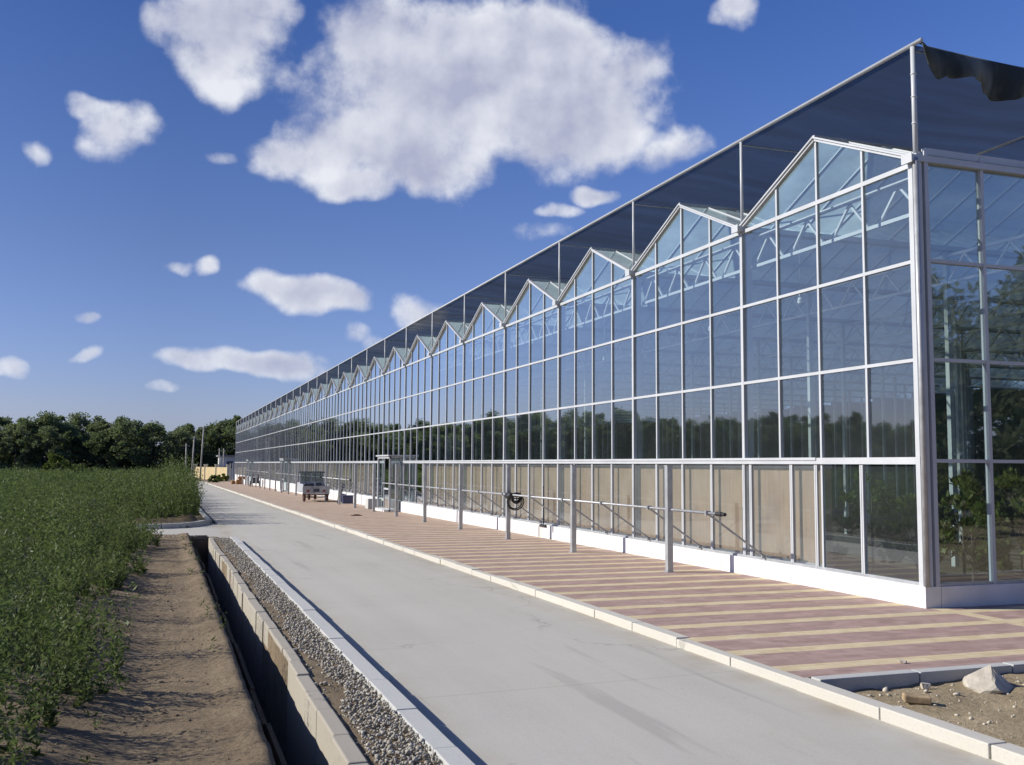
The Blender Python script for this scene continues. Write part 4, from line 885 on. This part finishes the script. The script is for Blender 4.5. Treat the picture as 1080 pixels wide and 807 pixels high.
def copy_tree(o, loc, rz, s, label=None):
    c = o.copy(); COL.objects.link(c); c.location = loc; c.rotation_euler = (0, 0, rz); c.scale = s
    if label: c['label'] = label
    for ch in o.children:
        d = ch.copy(); COL.objects.link(d); d.parent = c
    return c
protos = [make_tree('tree', 'dark leafy tree in the dense tree line beyond the field', (-10-9*i, 202, -1), 20+i, 11, 3.7+.4*(i % 3), 80, 7500, .38, 'dark trees beyond the field', M['tree']) for i in range(6)]
k = 0
for row, (Yt, hs) in enumerate(((201, .86), (208, .97), (216, 1.06))):
    x = 36 if row else 30
    while x > -215:
        Yj = Yt+random.uniform(-2, 2)-max(0, (-x-40))*.15*random.uniform(.9, 1.1)
        s = hs*random.uniform(.86, 1.12)*(1+.26*min(1, max(0, (-x-30)/50))); s2 = s*random.uniform(1.05, 1.3)
        if row == 2 and -14 < x < 2: s *= .93
        if k < 6: o = protos[k]; o.location = (x, Yj, -1); o.rotation_euler = (0, 0, random.uniform(0, 6)); o.scale = (s2, s2, s)
        else: copy_tree(protos[random.randrange(6)], (x, Yj, -1), random.uniform(0, 6), (s2, s2, s))
        k += 1; x -= random.uniform(3.6, 5.8) if x > -60 else random.uniform(5, 8)
# lighter shrubs standing in front of the tree line and at the road's end
def shrub(label, x, y, h, w, seed, group, lm=None, ls=.16, nl=1400): return make_tree('shrub', label, (x, y, gz(y)), seed, h, w, 16, nl, ls, group, lm or M['bush'], 'shrub', .02)
a = at(58, 495, 120); shrub('pale olive shrub rising above the field in front of the dark trees', a.x, 120, 3.2, 1.9, 61, 'lone shrubs', M['bush'], .25)
a = at(85, 497, 130); shrub('low bushy shrub right of the pale olive one in the field', a.x, 130, 2.3, 1.6, 62, 'lone shrubs', M['crop'], .25)
shrub('rounded bush at the far end of the road below the yellow wall', 5.9, 126, .75, .7, 63, 'bushes at the end of the road', M['crop'], .22)
shrub('smaller bush at the road end nearest the greenhouse', 7.4, 136, .9, .7, 64, 'bushes at the end of the road', M['bush'], .22)
shrub('dark bush where the hedge meets the end of the road', 2.6, 118, .9, 1.0, 65, 'bushes at the end of the road', M['crop'], .22)
IL = ['leafy plant', 'broad plant', 'yellowish plant', 'low plant', 'tall plant']
k = 0
for row in range(3):
    for c in range(7):
        x = GX+1.5+c*1.05+random.uniform(-.15, .15); y = GY+.75+row*1.15+random.uniform(-.1, .1)
        make_tree('greenhouse_plant', 'yellow-green leafy plant growing inside behind the corner panes of the greenhouse', (x, y, 0), 200+k, random.uniform(1.25, 1.75), .55, 12, 620, .12, 'plants inside the near corner of the greenhouse', M['bush'], 'plant', .12); k += 1
# trees and bushes behind the viewer, on the near side of the greenhouse end (seen in its glass)
for i, (x, y, h, w) in enumerate(((17, -12, 9.5, 3.2), (24, -9, 8.5, 3.2), (31, -7, 10, 3.6), (39, -9, 9.5, 3.6), (47, -6, 9, 3.4), (12, -16, 10, 3.4), (5, -20, 9, 3.4), (20.5, -14, 10, 3.6), (27.5, -12, 10, 3.6), (35, -12, 10, 3.6), (43, -12, 10, 3.8), (14, -10, 6.5, 3.0), (21, -6, 5.5, 2.6), (28, -4, 6, 2.8), (36, -4, 6, 2.8))):
    make_tree('tree', 'tall green tree standing on open ground across from the end wall of the greenhouse', (x, y, -.1), 80+i, h, w*1.2, 60, 5200, .34, 'trees mirrored in the end wall of the greenhouse', M['tree'])
for i, (x, y, h, w) in enumerate(((13.5, 1.0, 1.7, 1.0), (15.6, .2, 1.4, 1.0), (17.8, .8, 1.9, 1.1), (20.3, .3, 1.6, 1.2), (23.0, 1.1, 1.9, 1.2))):
    shrub('leafy yellow-green bush on the sandy ground across from the end wall of the greenhouse', x, y, h, w, 100+i, 'bushes mirrored in the end wall of the greenhouse', M['bush'], .10, 2600)
